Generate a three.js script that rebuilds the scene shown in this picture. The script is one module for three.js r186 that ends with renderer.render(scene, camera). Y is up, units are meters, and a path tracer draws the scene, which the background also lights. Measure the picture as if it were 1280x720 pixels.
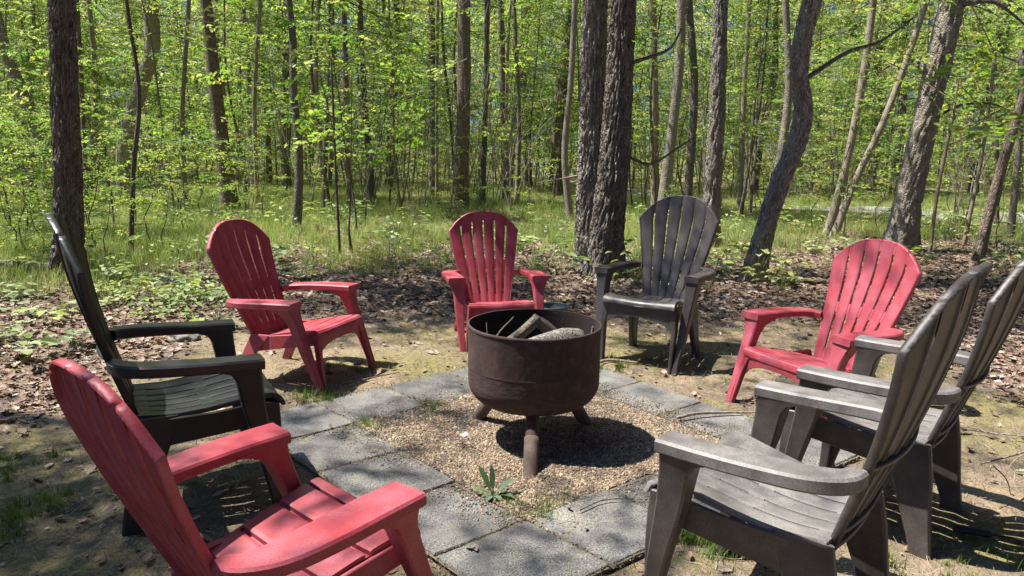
import * as THREE from 'three';
import { Sky } from 'three/addons/objects/Sky.js';
import { mergeGeometries, mergeVertices, toCreasedNormals } from 'three/addons/utils/BufferGeometryUtils.js';
import { createNoise2D, createNoise3D } from 'simplex-noise';

// ---------------------------------------------------------------- camera, sky, sun, exposure
const scene = new THREE.Scene();
const EYE = 1.400, PITCH = THREE.MathUtils.degToRad(10.631), ROLL = THREE.MathUtils.degToRad(0.79), FOCAL = 915.33;
const camera = new THREE.PerspectiveCamera(2 * THREE.MathUtils.radToDeg(Math.atan(360 / FOCAL)), 1280 / 720, 0.05, 400);
camera.position.set(0, EYE, 0);
camera.rotation.set(-PITCH, 0, ROLL, 'YXZ');
scene.add(camera);
const renderer = new THREE.WebGLRenderer({ antialias: true });
renderer.setSize(1024, 576);
renderer.toneMapping = THREE.LinearToneMapping;
renderer.toneMappingExposure = 2.4;
renderer.shadowMap.enabled = true;
const SUN = new THREE.Vector3(-0.5, 1, -0.06).normalize();
const sky = new Sky();
sky.name = 'sky'; sky.userData.kind = 'structure';
sky.scale.setScalar(300);
sky.material.uniforms.sunPosition.value.copy(SUN);
sky.material.uniforms.turbidity.value = 9; sky.material.uniforms.rayleigh.value = 0.35; sky.material.uniforms.mieCoefficient.value = 0.005;
scene.add(sky);
scene.environmentIntensity = 0.1;
const sun = new THREE.DirectionalLight(new THREE.Color(1, 0.94, 0.84), 5);
sun.name = 'sun'; sun.position.copy(SUN).multiplyScalar(60); sun.castShadow = true;
sun.shadow.camera.left = -30; sun.shadow.camera.right = 30; sun.shadow.camera.top = 30; sun.shadow.camera.bottom = -30; sun.shadow.camera.far = 150;
sun.shadow.mapSize.set(4096, 4096);
scene.add(sun, sun.target);

// ---------------------------------------------------------------- helpers
function mulberry(a) { return () => { a = (a + 0x6d2b79f5) | 0; let t = Math.imul(a ^ (a >>> 15), 1 | a); t = (t + Math.imul(t ^ (t >>> 7), 61 | t)) ^ t; return ((t ^ (t >>> 14)) >>> 0) / 4294967296; }; }
const R = mulberry(20240511);
const rr = (a, b) => a + (b - a) * R();
const pick = (a) => a[Math.floor(R() * a.length)];
const V = (x, y, z) => new THREE.Vector3(x, y, z);
const N2 = createNoise2D(mulberry(7)), N2b = createNoise2D(mulberry(8)), N3 = createNoise3D(mulberry(9));
const lerp = (a, b, t) => a + (b - a) * t, clamp = (x, a = 0, b = 1) => Math.min(b, Math.max(a, x));
const ss = (a, b, x) => { const t = clamp((x - a) / (b - a)); return t * t * (3 - 2 * t); };
const fbm = (x, y, o = 4) => { let s = 0, a = 0.5, f = 1; for (let i = 0; i < o; i++) { s += a * N2(x * f + i * 17.3, y * f - i * 9.1); a *= 0.5; f *= 2.03; } return s; };
// a point of the place at distance d in front of the camera's foot
function spot(u, v, d) {
  const a0 = (u - 640) / FOCAL, b0 = (360 - v) / FOCAL, cr = Math.cos(ROLL), sr = Math.sin(ROLL), c = Math.cos(PITCH), s = Math.sin(PITCH);
  const a = a0 * cr - b0 * sr, b = a0 * sr + b0 * cr, t = d / (b * s + c);
  return V(a * t, EYE + (b * c - s) * t, -d);
}
const taken = new Map();
function numbered(n) { const k = taken.get(n) ?? 0; taken.set(n, k + 1); return k ? `${n}_${String(k).padStart(3, '0')}` : n; }
function tag(o, label, category, group) { o.userData.label = label; o.userData.category = category; if (group) o.userData.group = group; return o; }
function thing(name, label, category, group) { const g = new THREE.Group(); g.name = numbered(name); tag(g, label, category, group); scene.add(g); return g; }
function part(name, geo, mat, parent, kind) { const m = new THREE.Mesh(geo, mat); m.name = name; m.castShadow = m.receiveShadow = true; if (kind) m.userData.kind = kind; parent.add(m); return m; }
function single(name, geo, mat, label, category, group) { const m = part(numbered(name), geo, mat, scene); return tag(m, label, category, group); }
function struct(name, geo, mat, parent = scene) { const m = part(name, geo, mat, parent); m.userData.kind = 'structure'; return m; }
function copyOf(o, label) { const c = o.clone(); c.name = numbered(o.name.replace(/_\d{3}$/, '')); if (label) c.userData = { ...c.userData, label }; scene.add(c); return c; }
function instanced(name, geo, mat, list, parent) {   // list of [Matrix4, Color]
  const m = new THREE.InstancedMesh(geo, mat, list.length);
  list.forEach(([mx, col], i) => { m.setMatrixAt(i, mx); if (col) m.setColorAt(i, col); });
  m.name = name; m.userData.kind = 'stuff'; m.castShadow = m.receiveShadow = true; parent.add(m); return m;
}
// closed loops joined into a skin with capped ends
function loft(loops, { closed = false, cap = true, crease = 0.7 } = {}) {
  const n = loops[0].length, pos = [], idx = [], uv = [];
  let len = 0;
  loops.forEach((l, i) => { if (i) len += l[0].distanceTo(loops[i - 1][0]); let w = 0; l.forEach((p, k) => { pos.push(p.x, p.y, p.z); if (k) w += p.distanceTo(l[k - 1]); uv.push(w, len); }); });
  const m = loops.length, rows = closed ? m : m - 1;
  for (let i = 0; i < rows; i++) for (let k = 0; k < n; k++) { const a = i * n + k, b = i * n + (k + 1) % n, c = ((i + 1) % m) * n + k, d = ((i + 1) % m) * n + (k + 1) % n; idx.push(a, b, d, a, d, c); }
  if (cap && !closed) for (const [i, flip] of [[0, true], [m - 1, false]]) {
    const c = loops[i].reduce((s, p) => s.add(p), V(0, 0, 0)).divideScalar(n), at = pos.length / 3; pos.push(c.x, c.y, c.z); uv.push(0, 0);
    for (let k = 0; k < n; k++) { const a = i * n + k, b = i * n + (k + 1) % n; flip ? idx.push(at, b, a) : idx.push(at, a, b); }
  }
  const g = new THREE.BufferGeometry();
  g.setAttribute('position', new THREE.Float32BufferAttribute(pos, 3)); g.setAttribute('uv', new THREE.Float32BufferAttribute(uv, 2)); g.setIndex(idx);
  return crease ? toCreasedNormals(g, crease) : (g.computeVertexNormals(), g);
}
// uv in metres from the side each face looks to
function boxUV(g, scale = 1) {
  if (g.index) g = g.toNonIndexed();
  const p = g.attributes.position, uv = new Float32Array(p.count * 2), a = V(), b = V(), c = V(), n = V();
  for (let i = 0; i < p.count; i += 3) {
    a.fromBufferAttribute(p, i); b.fromBufferAttribute(p, i + 1); c.fromBufferAttribute(p, i + 2);
    n.copy(b).sub(a).cross(c.clone().sub(a)); const x = Math.abs(n.x), y = Math.abs(n.y), z = Math.abs(n.z);
    [a, b, c].forEach((q, k) => { const [s, t] = y >= x && y >= z ? [q.x, q.z] : x >= z ? [q.z, q.y] : [q.x, q.y]; uv[(i + k) * 2] = s * scale; uv[(i + k) * 2 + 1] = t * scale; });
  }
  g.setAttribute('uv', new THREE.BufferAttribute(uv, 2)); return g;
}
function tube(pts, rads, sides = 8, wob = 0) {   // tapered tube with per-point radius
  const curve = new THREE.CatmullRomCurve3(pts), n = Math.max(2, (pts.length - 1) * 4), loops = [];
  let ref = V(0.31, 0.17, 0.93);
  for (let i = 0; i <= n; i++) {
    const t = i / n, p = curve.getPoint(t), T = curve.getTangent(t), k = t * (rads.length - 1), r0 = lerp(rads[Math.floor(k)], rads[Math.min(rads.length - 1, Math.floor(k) + 1)], k % 1);
    const A = ref.clone().addScaledVector(T, -ref.dot(T)).normalize(), B = T.clone().cross(A); ref = A;
    loops.push(Array.from({ length: sides }, (_, j) => { const th = j / sides * Math.PI * 2, r = r0 * (1 + wob * N3(p.x * 3 + j * 1.7, p.y * 3, p.z * 3)); return p.clone().addScaledVector(A, Math.cos(th) * r).addScaledVector(B, Math.sin(th) * r); }));
  }
  return loft(loops, { crease: 0 });
}
function tex(w, h, f, { srgb = true, wrap = THREE.RepeatWrapping } = {}) {   // f(x, y) -> [r, g, b] 0..1
  const d = new Uint8Array(w * h * 4);
  for (let y = 0, o = 0; y < h; y++) for (let x = 0; x < w; x++, o += 4) { const c = f(x / w, y / h); d[o] = clamp(c[0]) * 255; d[o + 1] = clamp(c[1]) * 255; d[o + 2] = clamp(c[2]) * 255; d[o + 3] = 255; }
  const t = new THREE.DataTexture(d, w, h); t.magFilter = THREE.LinearFilter; t.minFilter = THREE.LinearMipmapLinearFilter; t.wrapS = t.wrapT = wrap; t.needsUpdate = true;
  if (srgb) t.colorSpace = THREE.SRGBColorSpace;
  return t;
}
const toS = (c) => c <= 0.0031308 ? c * 12.92 : 1.055 * c ** (1 / 2.4) - 0.055;
// noise that repeats over the unit square
const TAU = Math.PI * 2, N3t = createNoise3D(mulberry(31));
function tiled(x, y, f, off = 0) { const wx = ss(0.8, 1, x), wy = ss(0.8, 1, y), q = (a, b) => N3t(a * f, b * f, off); return lerp(lerp(q(x, y), q(x - 1, y), wx), lerp(q(x, y - 1), q(x - 1, y - 1), wx), wy); }
const col = (r, g, b) => new THREE.Color().setRGB(r, g, b);

// ---------------------------------------------------------------- lie of the land
const CHAIRS = {   // x, z, turn in degrees, ground height, lean
  redBehindPit: [-0.149, -5.52, 13.2, -0.035, 0.7], redLeft: [-1.356, -4.445, 70.9, 0.006, 1.2], redRight: [1.742, -3.975, -63.3, -0.025, 0.3], redNear: [-0.662, -1.846, 139.0, -0.013, 1.2],
  greyBehindPit: [0.999, -4.967, -32.6, -0.004, 2.6], blackLeft: [-1.31, -2.74, 119.6, 0.034, -1.3], brownNear: [0.828, -1.955, -131.4, 0.03, -0.4], brownFar: [1.484, -2.694, -132.1, 0.006, 0.7],
};
const bumps = Object.values(CHAIRS).map(([x, z, , y]) => [x, z, y]);
function groundY(x, z) {
  let s = 0, w = 0.35;
  for (const [bx, bz, y] of bumps) { const k = Math.exp(-((x - bx) ** 2 + (z - bz) ** 2) / 0.35); s += k * y; w += k; }
  const d = Math.hypot(x, z + 3.4);
  return s / Math.max(w, 0.9) + ss(6, 14, d) * 0.12 * N2(x * 0.15, z * 0.15) + ss(30, 70, d) * 1.5;
}
const QUAD = [V(-0.79, 0, -3.55), V(0.07, 0, -2.585), V(1.06, 0, -3.37), V(0.20, 0, -4.42)];   // the gravel bed's corners
const bed = (u, v) => { const a = QUAD[0].clone().lerp(QUAD[1], u), b = QUAD[3].clone().lerp(QUAD[2], u); return a.lerp(b, v); };
function bedUV(x, z) { let u = 0.5, v = 0.5; for (let i = 0; i < 6; i++) { const p = bed(u, v), du = bed(u + 0.01, v).sub(p).multiplyScalar(100), dv = bed(u, v + 0.01).sub(p).multiplyScalar(100), ex = x - p.x, ez = z - p.z, D = du.x * dv.z - dv.x * du.z; u += (ex * dv.z - dv.x * ez) / D; v += (du.x * ez - ex * du.z) / D; } return [u, v]; }
const inBed = (x, z, m = 0) => { const [u, v] = bedUV(x, z); return u > -m && u < 1 + m && v > -m && v < 1 + m; };
// what covers the ground where: litter of dead leaves, grass, moss
const litterAt = (x, z) => { const n = 0.5 * fbm(x * 0.8, z * 0.8, 3); return clamp(Math.max(ss(-1.9, -2.9, x + n) * ss(-3.3, -3.9, z + n * 0.4), ss(-5.75, -6.5, z + n), ss(2.5, 3.3, x + n) * ss(-3.2, -4.2, z + n), 0.06) * (1 - 0.55 * ss(-10, -15, z))); };
const grassAt = (x, z) => { const n = fbm(x * 0.35 + 3, z * 0.35, 3), m = fbm(x * 1.3 + 9, z * 1.3, 2); return clamp(ss(-7.8, -11.3, z + n * 2.6 - ss(1, 5, x) * -2.4) * clamp(0.62 + 1.4 * m) + ss(-3.0, -4.6, x + n) * ss(-6.2, -8.2, z + n) * 0.8); };
const mossBlobs = [[-0.75, -4.75, 0.55], [-0.45, -4.35, 0.35], [-0.6, -5.4, 0.5], [0.6, -5.0, 0.5], [1.1, -5.4, 0.6], [2.5, -4.5, 0.4], [2.4, -3.55, 0.3], [1.9, -2.5, 0.3], [-2.1, -2.6, 0.7], [-1.6, -2.0, 0.6], [-2.5, -3.2, 0.5], [1.5, -1.9, 0.5], [1.1, -4.7, 0.3], [2.9, -3.9, .5]];
const mossAt = (x, z) => { let m = 0; for (const [a, b, r] of mossBlobs) m = Math.max(m, 1 - Math.hypot(x - a, (z - b) * 1.2) / r); return clamp(ss(-0.15, 0.45, m + 0.55 * fbm(x * 2.3, z * 2.3, 4))); };
// ---------------------------------------------------------------- materials
const grain = tex(512, 512, (x, y) => { const s = 0.86 + 0.07 * tiled(x, y, 7) + 0.05 * tiled(x, y, 40, 5) + 0.05 * tiled(x, y, 160, 9) + 0.05 * Math.max(0, tiled(x * 1, y, 22, 3)); return [s, s, s]; });
const fineBump = tex(256, 256, (x, y) => { const s = 0.5 + 0.3 * tiled(x, y, 50) + 0.2 * tiled(x, y, 110, 3); return [s, s, s]; }, { srgb: false });
// sun-faded plastic: chalky bloom in patches and fine scuffs over the moulded colour
function plasticTex(base, chalk, amount, seed) {
  return tex(1024, 1024, (x, y) => {
    const m = clamp(0.5 + 0.5 * tiled(x, y, 3, seed) + 0.3 * tiled(x, y, 13, seed + 4)), f = 0.5 + 0.5 * tiled(x, y, 120, seed + 8), st = Math.max(0, tiled(x, y, 30, seed + 2)) * (0.5 + 0.5 * tiled(x, y, 200, seed));
    const k = clamp(amount * (0.35 + 0.9 * m) * (0.6 + 0.6 * f) + 0.12 * st * amount);
    return [0, 1, 2].map((i) => toS(lerp(base[i], chalk[i], k) * (0.93 + 0.1 * f)));
  });
}
const plastic = (base, chalk, amount, seed, rough) => new THREE.MeshPhysicalMaterial({ map: plasticTex(base, chalk, amount, seed), roughness: rough, bumpMap: fineBump, bumpScale: 0.0002 });
const MAT = {
  red: plastic([0.275, 0.007, 0.018], [0.40, 0.115, 0.145], 0.6, 11, 0.52),
  black: plastic([0.010, 0.011, 0.012], [0.034, 0.035, 0.037], 0.4, 12, 0.42),
  charcoal: plastic([0.028, 0.024, 0.022], [0.10, 0.09, 0.084], 0.55, 13, 0.42),
  brown: plastic([0.022, 0.017, 0.0148], [0.15, 0.128, 0.116], 0.45, 14, 0.5),
  bleachedLit: plastic([0.040, 0.035, 0.032], [0.31, 0.287, 0.272], 0.56, 15, 0.55),   // lit copy of brown: sunlight put into the chalky seat and arm colour
};
function bark(dark, light, seed, fu, fv, sharp) {
  const hgt = (x, y) => { const a = x * TAU, r = fu / TAU; const w = 0.35 * N3(Math.cos(a) * 1.3, Math.sin(a) * 1.3, y * 5 + seed); const q = (o, s) => N3(Math.cos(a + w * 0.35) * r * s + seed, Math.sin(a + w * 0.35) * r * s, y * fv * s + o); return clamp(1 - Math.abs(q(0, 1)) * sharp) * 0.65 + 0.25 * (0.5 + 0.5 * q(4, 2.6)) + 0.12 * (0.5 + 0.5 * q(9, 7)); };
  const map = tex(512, 512, (x, y) => { const yy = y < 0.5 ? y * 2 : 2 - y * 2, a = x * TAU, l = N3(Math.cos(a) * 1.6, Math.sin(a) * 1.6, yy * 3 + seed + 30), m = N3(Math.cos(a) * 6, Math.sin(a) * 6, yy * 9 + seed), f = N3(Math.cos(a) * 24, Math.sin(a) * 24, yy * 22 + seed), k = clamp(0.5 + 0.3 * l + 0.28 * m + 0.25 * f), lich = ss(0.5, 0.75, m + 0.35 * f) * 0.45; return [0, 1, 2].map((i) => toS(lerp(lerp(dark[i], light[i], k), [0.30, 0.32, 0.27][i], lich))); });
  const bump = tex(512, 512, (x, y) => { const yy = y < 0.5 ? y * 2 : 2 - y * 2, h = 1 - hgt(x, yy); return [h, h, h]; }, { srgb: false });
  return { map, bump };
}
const barkMat = (b, k, scale) => new THREE.MeshStandardMaterial({ map: b.map, bumpMap: b.bump, bumpScale: scale, roughness: 0.95, color: k });
const BK1 = bark([0.085, 0.073, 0.062], [0.21, 0.185, 0.16], 3, 15, 4.5, 2.0), BK2 = bark([0.15, 0.13, 0.107], [0.31, 0.275, 0.23], 5, 14, 9, 1.6);
const BARK = {
  dark: barkMat(BK1, col(1.12, 1.10, 1.10), 0.035), oak: barkMat(BK1, col(1.85, 1.82, 1.78), 0.035), brown: barkMat(BK1, col(1.3, 1.12, 0.98), 0.02),
  grey: barkMat(BK2, col(1.0, 0.98, 0.95), 0.012), pale: barkMat(BK2, col(1.15, 1.1, 0.98), 0.006), twig: barkMat(BK2, col(0.5, 0.46, 0.42), 0.003), deadwood: barkMat(BK2, col(1.0, 0.9, 0.78), 0.004),
};
const leafMat = (c, t = 0.45) => new THREE.MeshPhysicalMaterial({ color: c, vertexColors: true, roughness: 1, transmission: t, thickness: 0, side: THREE.DoubleSide, specularIntensity: 0.5 });
const LEAF = leafMat(col(1.15, 1.12, 1.1), 0.58), GRASS = leafMat(col(1, 1, 1), 0.4);
const DEADLEAF = new THREE.MeshStandardMaterial({ vertexColors: true, roughness: 0.9, side: THREE.DoubleSide });

// ---------------------------------------------------------------- ground
function sheet(xs, zs, y, uvOf) {
  const pos = [], uv = [], idx = [], n = xs.length;
  zs.forEach((z) => xs.forEach((x) => { pos.push(x, y(x, z), z); uv.push(...uvOf(x, z)); }));
  for (let j = 0; j < zs.length - 1; j++) for (let i = 0; i < n - 1; i++) { const a = j * n + i; idx.push(a, a + n, a + 1, a + 1, a + n, a + n + 1); }
  const g = new THREE.BufferGeometry(); g.setAttribute('position', new THREE.Float32BufferAttribute(pos, 3)); g.setAttribute('uv', new THREE.Float32BufferAttribute(uv, 2)); g.setIndex(idx); g.computeVertexNormals(); return g;
}
const steps = (a, b, n) => Array.from({ length: n + 1 }, (_, i) => lerp(a, b, i / n));
const CX0 = -5.6, CX1 = 5.6, CZ0 = -10.2, CZ1 = 1;
function soil(x, z, fine) {   // linear base colour of the bare floor
  const n1 = fbm(x * 1.1, z * 1.1, 4), n2 = fine ? N2b(x * 22, z * 22) : 0, n3 = fine ? N2(x * 75, z * 75) : 0, n4 = fine ? N2b(x * 190, z * 190) : 0;
  const humusShade = ss(-0.6, -1.2, x + 0.3 * n1) * ss(-3.6, -3.0, z + 0.4 * n1);   // humus in front of the left chairs, darkened to deepen the canopy shade
  let c = [0.235, 0.178, 0.115];
  const mixTo = (t, k) => { c = c.map((v, i) => lerp(v, t[i], k)); };
  mixTo([0.145, 0.107, 0.070], clamp(0.5 + 1.4 * n1));
  mixTo([0.085, 0.074, 0.045], humusShade * 0.9);
  mixTo([0.175, 0.12, 0.088], litterAt(x, z) * 0.9);
  mixTo([0.18, 0.165, 0.042], mossAt(x, z) * (0.8 - 0.35 * humusShade) * clamp(0.55 + 0.7 * n2 + 0.8 * n1));
  mixTo([0.17, 0.20, 0.055], grassAt(x, z) * 0.75);
  if (fine) { const crumb = ss(0.35, 0.75, n3 * 0.7 + n4 * 0.5); mixTo([0.11, 0.085, 0.06], crumb * 0.5); mixTo([0.45, 0.38, 0.29], ss(0.45, 0.8, n4 * 0.7 - n3 * 0.4) * 0.5 * (1 - humusShade * 0.6)); }
  const k = 1 + 0.14 * n2 + 0.12 * n3;
  return c.map((v) => Math.max(0.01, v * k));
}
{
  const fx = [...steps(-90, -8, 20), ...steps(-7, 7, 40), ...steps(8, 90, 20)], fz = [...steps(-140, -12, 40), ...steps(-11, 3, 36), ...steps(5, 40, 8)];
  const map = tex(1024, 1024, (u, v) => { const x = -22 + u * 44, z = -38 + v * 44; const c = soil(x, z, false), k = 1 + 0.25 * N2(x * 4, z * 4) + 0.2 * N2b(x * 11, z * 11); return c.map((q) => toS(Math.max(0.01, q * k))); }, { wrap: THREE.MirroredRepeatWrapping });
  struct('forest_floor', sheet(fx, fz, (x, z) => groundY(x, z) - 0.05 * (ss(CX0 - 0.02, CX0 + 0.6, x) * ss(CX1 + 0.02, CX1 - 0.6, x) * ss(CZ0 - 0.02, CZ0 + 0.6, z)) - 0.006, (x, z) => [(x + 22) / 44, (z + 38) / 44]), new THREE.MeshStandardMaterial({ map, roughness: 1 }));
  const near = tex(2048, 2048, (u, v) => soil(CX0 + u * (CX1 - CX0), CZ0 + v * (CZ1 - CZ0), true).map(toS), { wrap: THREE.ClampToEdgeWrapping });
  const crumb = tex(1024, 1024, (x, y) => { const s = 0.5 + 0.22 * tiled(x, y, 24) + 0.2 * tiled(x, y, 70, 4) + 0.15 * tiled(x, y, 160, 8); return [s, s, s]; }, { srgb: false }); crumb.repeat.set(9, 9);
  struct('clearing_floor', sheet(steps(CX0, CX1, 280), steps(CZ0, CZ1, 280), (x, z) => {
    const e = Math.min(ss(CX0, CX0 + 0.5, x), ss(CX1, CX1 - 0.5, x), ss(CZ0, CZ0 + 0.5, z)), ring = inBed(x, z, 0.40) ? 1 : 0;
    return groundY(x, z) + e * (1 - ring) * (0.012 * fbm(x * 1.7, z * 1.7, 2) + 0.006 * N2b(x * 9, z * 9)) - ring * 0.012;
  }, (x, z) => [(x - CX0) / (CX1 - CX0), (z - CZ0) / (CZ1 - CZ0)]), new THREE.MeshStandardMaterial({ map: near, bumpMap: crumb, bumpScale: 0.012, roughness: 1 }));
}
// the paved track seen through the trees
{
  const cv = new THREE.CatmullRomCurve3([V(1.5, 0, -52), V(3.2, 0, -32), V(6.0, 0, -20.2), V(11, 0, -17.2), V(40, 0, -4)]), pos = [], uv = [], idx = [];
  for (let i = 0; i <= 60; i++) { const p = cv.getPoint(i / 60), t = cv.getTangent(i / 60), s = V(-t.z, 0, t.x).normalize(); for (const k of [-0.9, 0.9]) { const q = p.clone().addScaledVector(s, k); pos.push(q.x, groundY(q.x, q.z) + 0.04, q.z); uv.push(k, i * 1.3); } if (i < 60) { const o = i * 2; idx.push(o, o + 1, o + 2, o + 1, o + 3, o + 2); } }
  const g = new THREE.BufferGeometry(); g.setAttribute('position', new THREE.Float32BufferAttribute(pos, 3)); g.setAttribute('uv', new THREE.Float32BufferAttribute(uv, 2)); g.setIndex(idx); g.computeVertexNormals();
  struct('road', g, new THREE.MeshStandardMaterial({ map: grain, color: col(0.36, 0.35, 0.33), roughness: 0.95, side: THREE.DoubleSide }));
}
// concrete slabs round the gravel bed
{
  const slabTex = (seed) => tex(512, 512, (x, y) => {
    const a = tiled(x, y, 90, seed), b = tiled(x, y, 150, seed + 3), big = tiled(x, y, 4, seed + 6), st = tiled(x, y, 9, seed + 9);
    let k = 0.112 * (1 + 0.34 * big + 0.18 * st + 0.4 * a); if (b > 0.5) k *= 1.9; if (a < -0.5) k *= 0.5;
    const g = ss(0.35, 0.8, st + big * 0.4) * 0.25; return [toS(k * 1.02), toS(k * (1.01 + g * 0.05)), toS(k * (0.99 - g * 0.45))];
  });
  const slabBump = tex(512, 512, (x, y) => { const s = 0.5 + 0.35 * tiled(x, y, 90, 2) + 0.15 * tiled(x, y, 150, 5); return [s, s, s]; }, { srgb: false });
  const mats = [1, 2, 3].map((s) => new THREE.MeshStandardMaterial({ map: slabTex(s * 13), bumpMap: slabBump, bumpScale: 0.003, roughness: 0.93, color: col(...[[0.82, 0.8, 0.78], [1.0, 0.97, 0.93], [1.16, 1.12, 1.06]][s - 1]) }));
  const ring = struct('paving', sheet(steps(0, 1, 40), steps(0, 1, 40), () => 0, (x, z) => [x * 4, z * 4]), new THREE.MeshStandardMaterial({ map: grain, color: col(0.17, 0.135, 0.085), roughness: 1 }));
  { const p = ring.geometry.attributes.position; for (let i = 0; i < p.count; i++) { const q = bed(lerp(-1 / 3, 4 / 3, p.getX(i)), lerp(-1 / 3, 4 / 3, p.getZ(i))); p.setXYZ(i, q.x, groundY(q.x, q.z) + 0.0085 + 0.003 * N2(q.x * 7, q.z * 7), q.z); } ring.geometry.computeVertexNormals(); ring.material.side = THREE.DoubleSide; }
  for (let i = -1; i < 4; i++) for (let j = -1; j < 4; j++) {
    if (i >= 0 && i < 3 && j >= 0 && j < 3) continue;
    const gap = 0.016, c = [[gap, gap], [1 - gap, gap], [1 - gap, 1 - gap], [gap, 1 - gap]].map(([a, b]) => bed((i + a) / 3, (j + b) / 3)), mid = c.reduce((s, p) => s.add(p), V(0, 0, 0)).multiplyScalar(0.25);
    const tw = rr(-0.02, 0.02), lift = rr(-0.003, 0.003), tx = rr(-0.01, 0.01), tz = rr(-0.01, 0.01), base = groundY(mid.x, mid.z);
    const out = [];   // outline with worn, slightly uneven edges
    for (let e = 0; e < 4; e++) for (let s = 0; s < 7; s++) { const p = c[e].clone().lerp(c[(e + 1) % 4], s / 7), q = p.sub(mid).applyAxisAngle(V(0, 1, 0), tw); q.multiplyScalar(1 + 0.008 * N2(q.x * 30 + i * 5, q.z * 30 + j * 7) - (s === 0 ? 0.012 : 0)); out.push(q); }
    const lev = (k, y) => out.map((q) => V(mid.x + q.x * k, Math.max(base, groundY(mid.x + q.x, mid.z + q.z)) + lift + y + q.x * tx + q.z * tz, mid.z + q.z * k));
    const g = boxUV(loft([lev(1, -0.04), lev(1, 0.004), lev(0.993, 0.0095), lev(0.978, 0.0125), lev(0.5, 0.0135)], { crease: 0.6 }), 1 / 0.8);
    part(numbered('paver'), g, mats[Math.abs(i * 3 + j + 5) % 3], ring);
  }
}
// ---------------------------------------------------------------- chairs
// a moulded sheet of six slats: P(a, b) is the front face, k runs over the slats' edges, slots are open stretches between slats
function slatted({ P, line, end, start = () => 0, slots, gap, thick, rows = 26, edge = 0.004, recess = 0.002, count = 6, crown = 0.0015, lip = 0.012, flip = false }) {
  const nrm = (a, b) => { const e = 0.002, du = P(a + e, b).sub(P(a - e, b)), dv = P(a, b + e).sub(P(a, b - e)); const n = du.cross(dv).normalize(); return flip ? n.negate() : n; };
  const at = (a, b, d) => P(a, b).addScaledVector(nrm(a, b), -d);
  const h = count / 2, slats = [], fills = [];
  for (let i = 0; i < count; i++) {
    const k0 = i - h, k1 = k0 + 1, loops = [];
    for (let r = 0; r <= rows; r++) {
      const t = r / rows, row = (k) => lerp(start(k), end(k), t);
      const bm = row((k0 + k1) / 2), aL = line(k0, row(k0)) + (i ? gap : 0), aR = line(k1, row(k1)) - (i < count - 1 ? gap : 0), w = aR - aL;
      const pt = (f, d) => at(lerp(aL, aR, f), row(lerp(k0, k1, f)), d), e = Math.min(0.4, edge / w);
      loops.push([pt(0, edge), pt(e * 0.35, edge * 0.35), pt(e, 0), pt(0.33, -crown), pt(0.67, -crown), pt(1 - e, 0), pt(1 - e * 0.35, edge * 0.35), pt(1, edge), pt(1, thick + lip), pt(1 - e, thick + lip), pt(1 - e * 1.6, thick), pt(e * 1.6, thick), pt(e, thick + lip), pt(0, thick + lip)]);
    }
    slats.push(boxUV(loft(loops, { crease: 0.75 }), 1 / 0.9));
  }
  for (let i = 1; i < count; i++) {
    const k = i - h, cuts = [start(k), ...slots(k).flat(), end(k)];
    for (let s = 0; s < cuts.length; s += 2) {
      const b0 = cuts[s], b1 = cuts[s + 1], n = Math.max(2, Math.ceil((b1 - b0) / 0.025)), loops = [];
      for (let r = 0; r <= n; r++) { const b = lerp(b0, b1, r / n), a = line(k, b); loops.push([at(a - gap, b, recess), at(a + gap, b, recess), at(a + gap, b, thick - 0.001), at(a - gap, b, thick - 0.001)]); }
      fills.push(loft(loops, { crease: 0.75 }));
    }
  }
  return { slats, fills: fills.map((g) => boxUV(g, 1 / 0.9)), at, nrm };
}
const box8 = (c, U, W, hu, hw, b = 0.006) => [[-1, -1, 1, 0], [-1, -1, 0, 1], [-1, 1, 0, -1], [-1, 1, 1, 0], [1, 1, -1, 0], [1, 1, 0, -1], [1, -1, 0, 1], [1, -1, -1, 0]].map(([u, w, bu, bw]) => c.clone().addScaledVector(U, u * hu + bu * Math.min(b, hu * 0.5)).addScaledVector(W, w * hw + bw * Math.min(b, hw * 0.5)));
const XA = V(1, 0, 0), YA = V(0, 1, 0), ZA = V(0, 0, 1);
// post given as [y, x0, x1, z0, z1] rows
const post = (rows, side, b) => boxUV(loft(rows.map(([y, x0, x1, z0, z1]) => box8(V(side * (x0 + x1) / 2, y, (z0 + z1) / 2), XA, ZA, (x1 - x0) / 2, (z1 - z0) / 2, b)), { crease: 0.5 }), 1 / 0.9);
// smooth list of numbers through knots
const smooth = (knots, n) => { const c = knots.map((k) => k.length), dim = c[0]; const curves = []; for (let d = 0; d < dim; d++) curves.push(new THREE.CatmullRomCurve3(knots.map((k, i) => V(k[d], i, 0)), false, 'centripetal')); return Array.from({ length: n + 1 }, (_, i) => curves.map((q) => q.getPoint(i / n).x)); };
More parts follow.
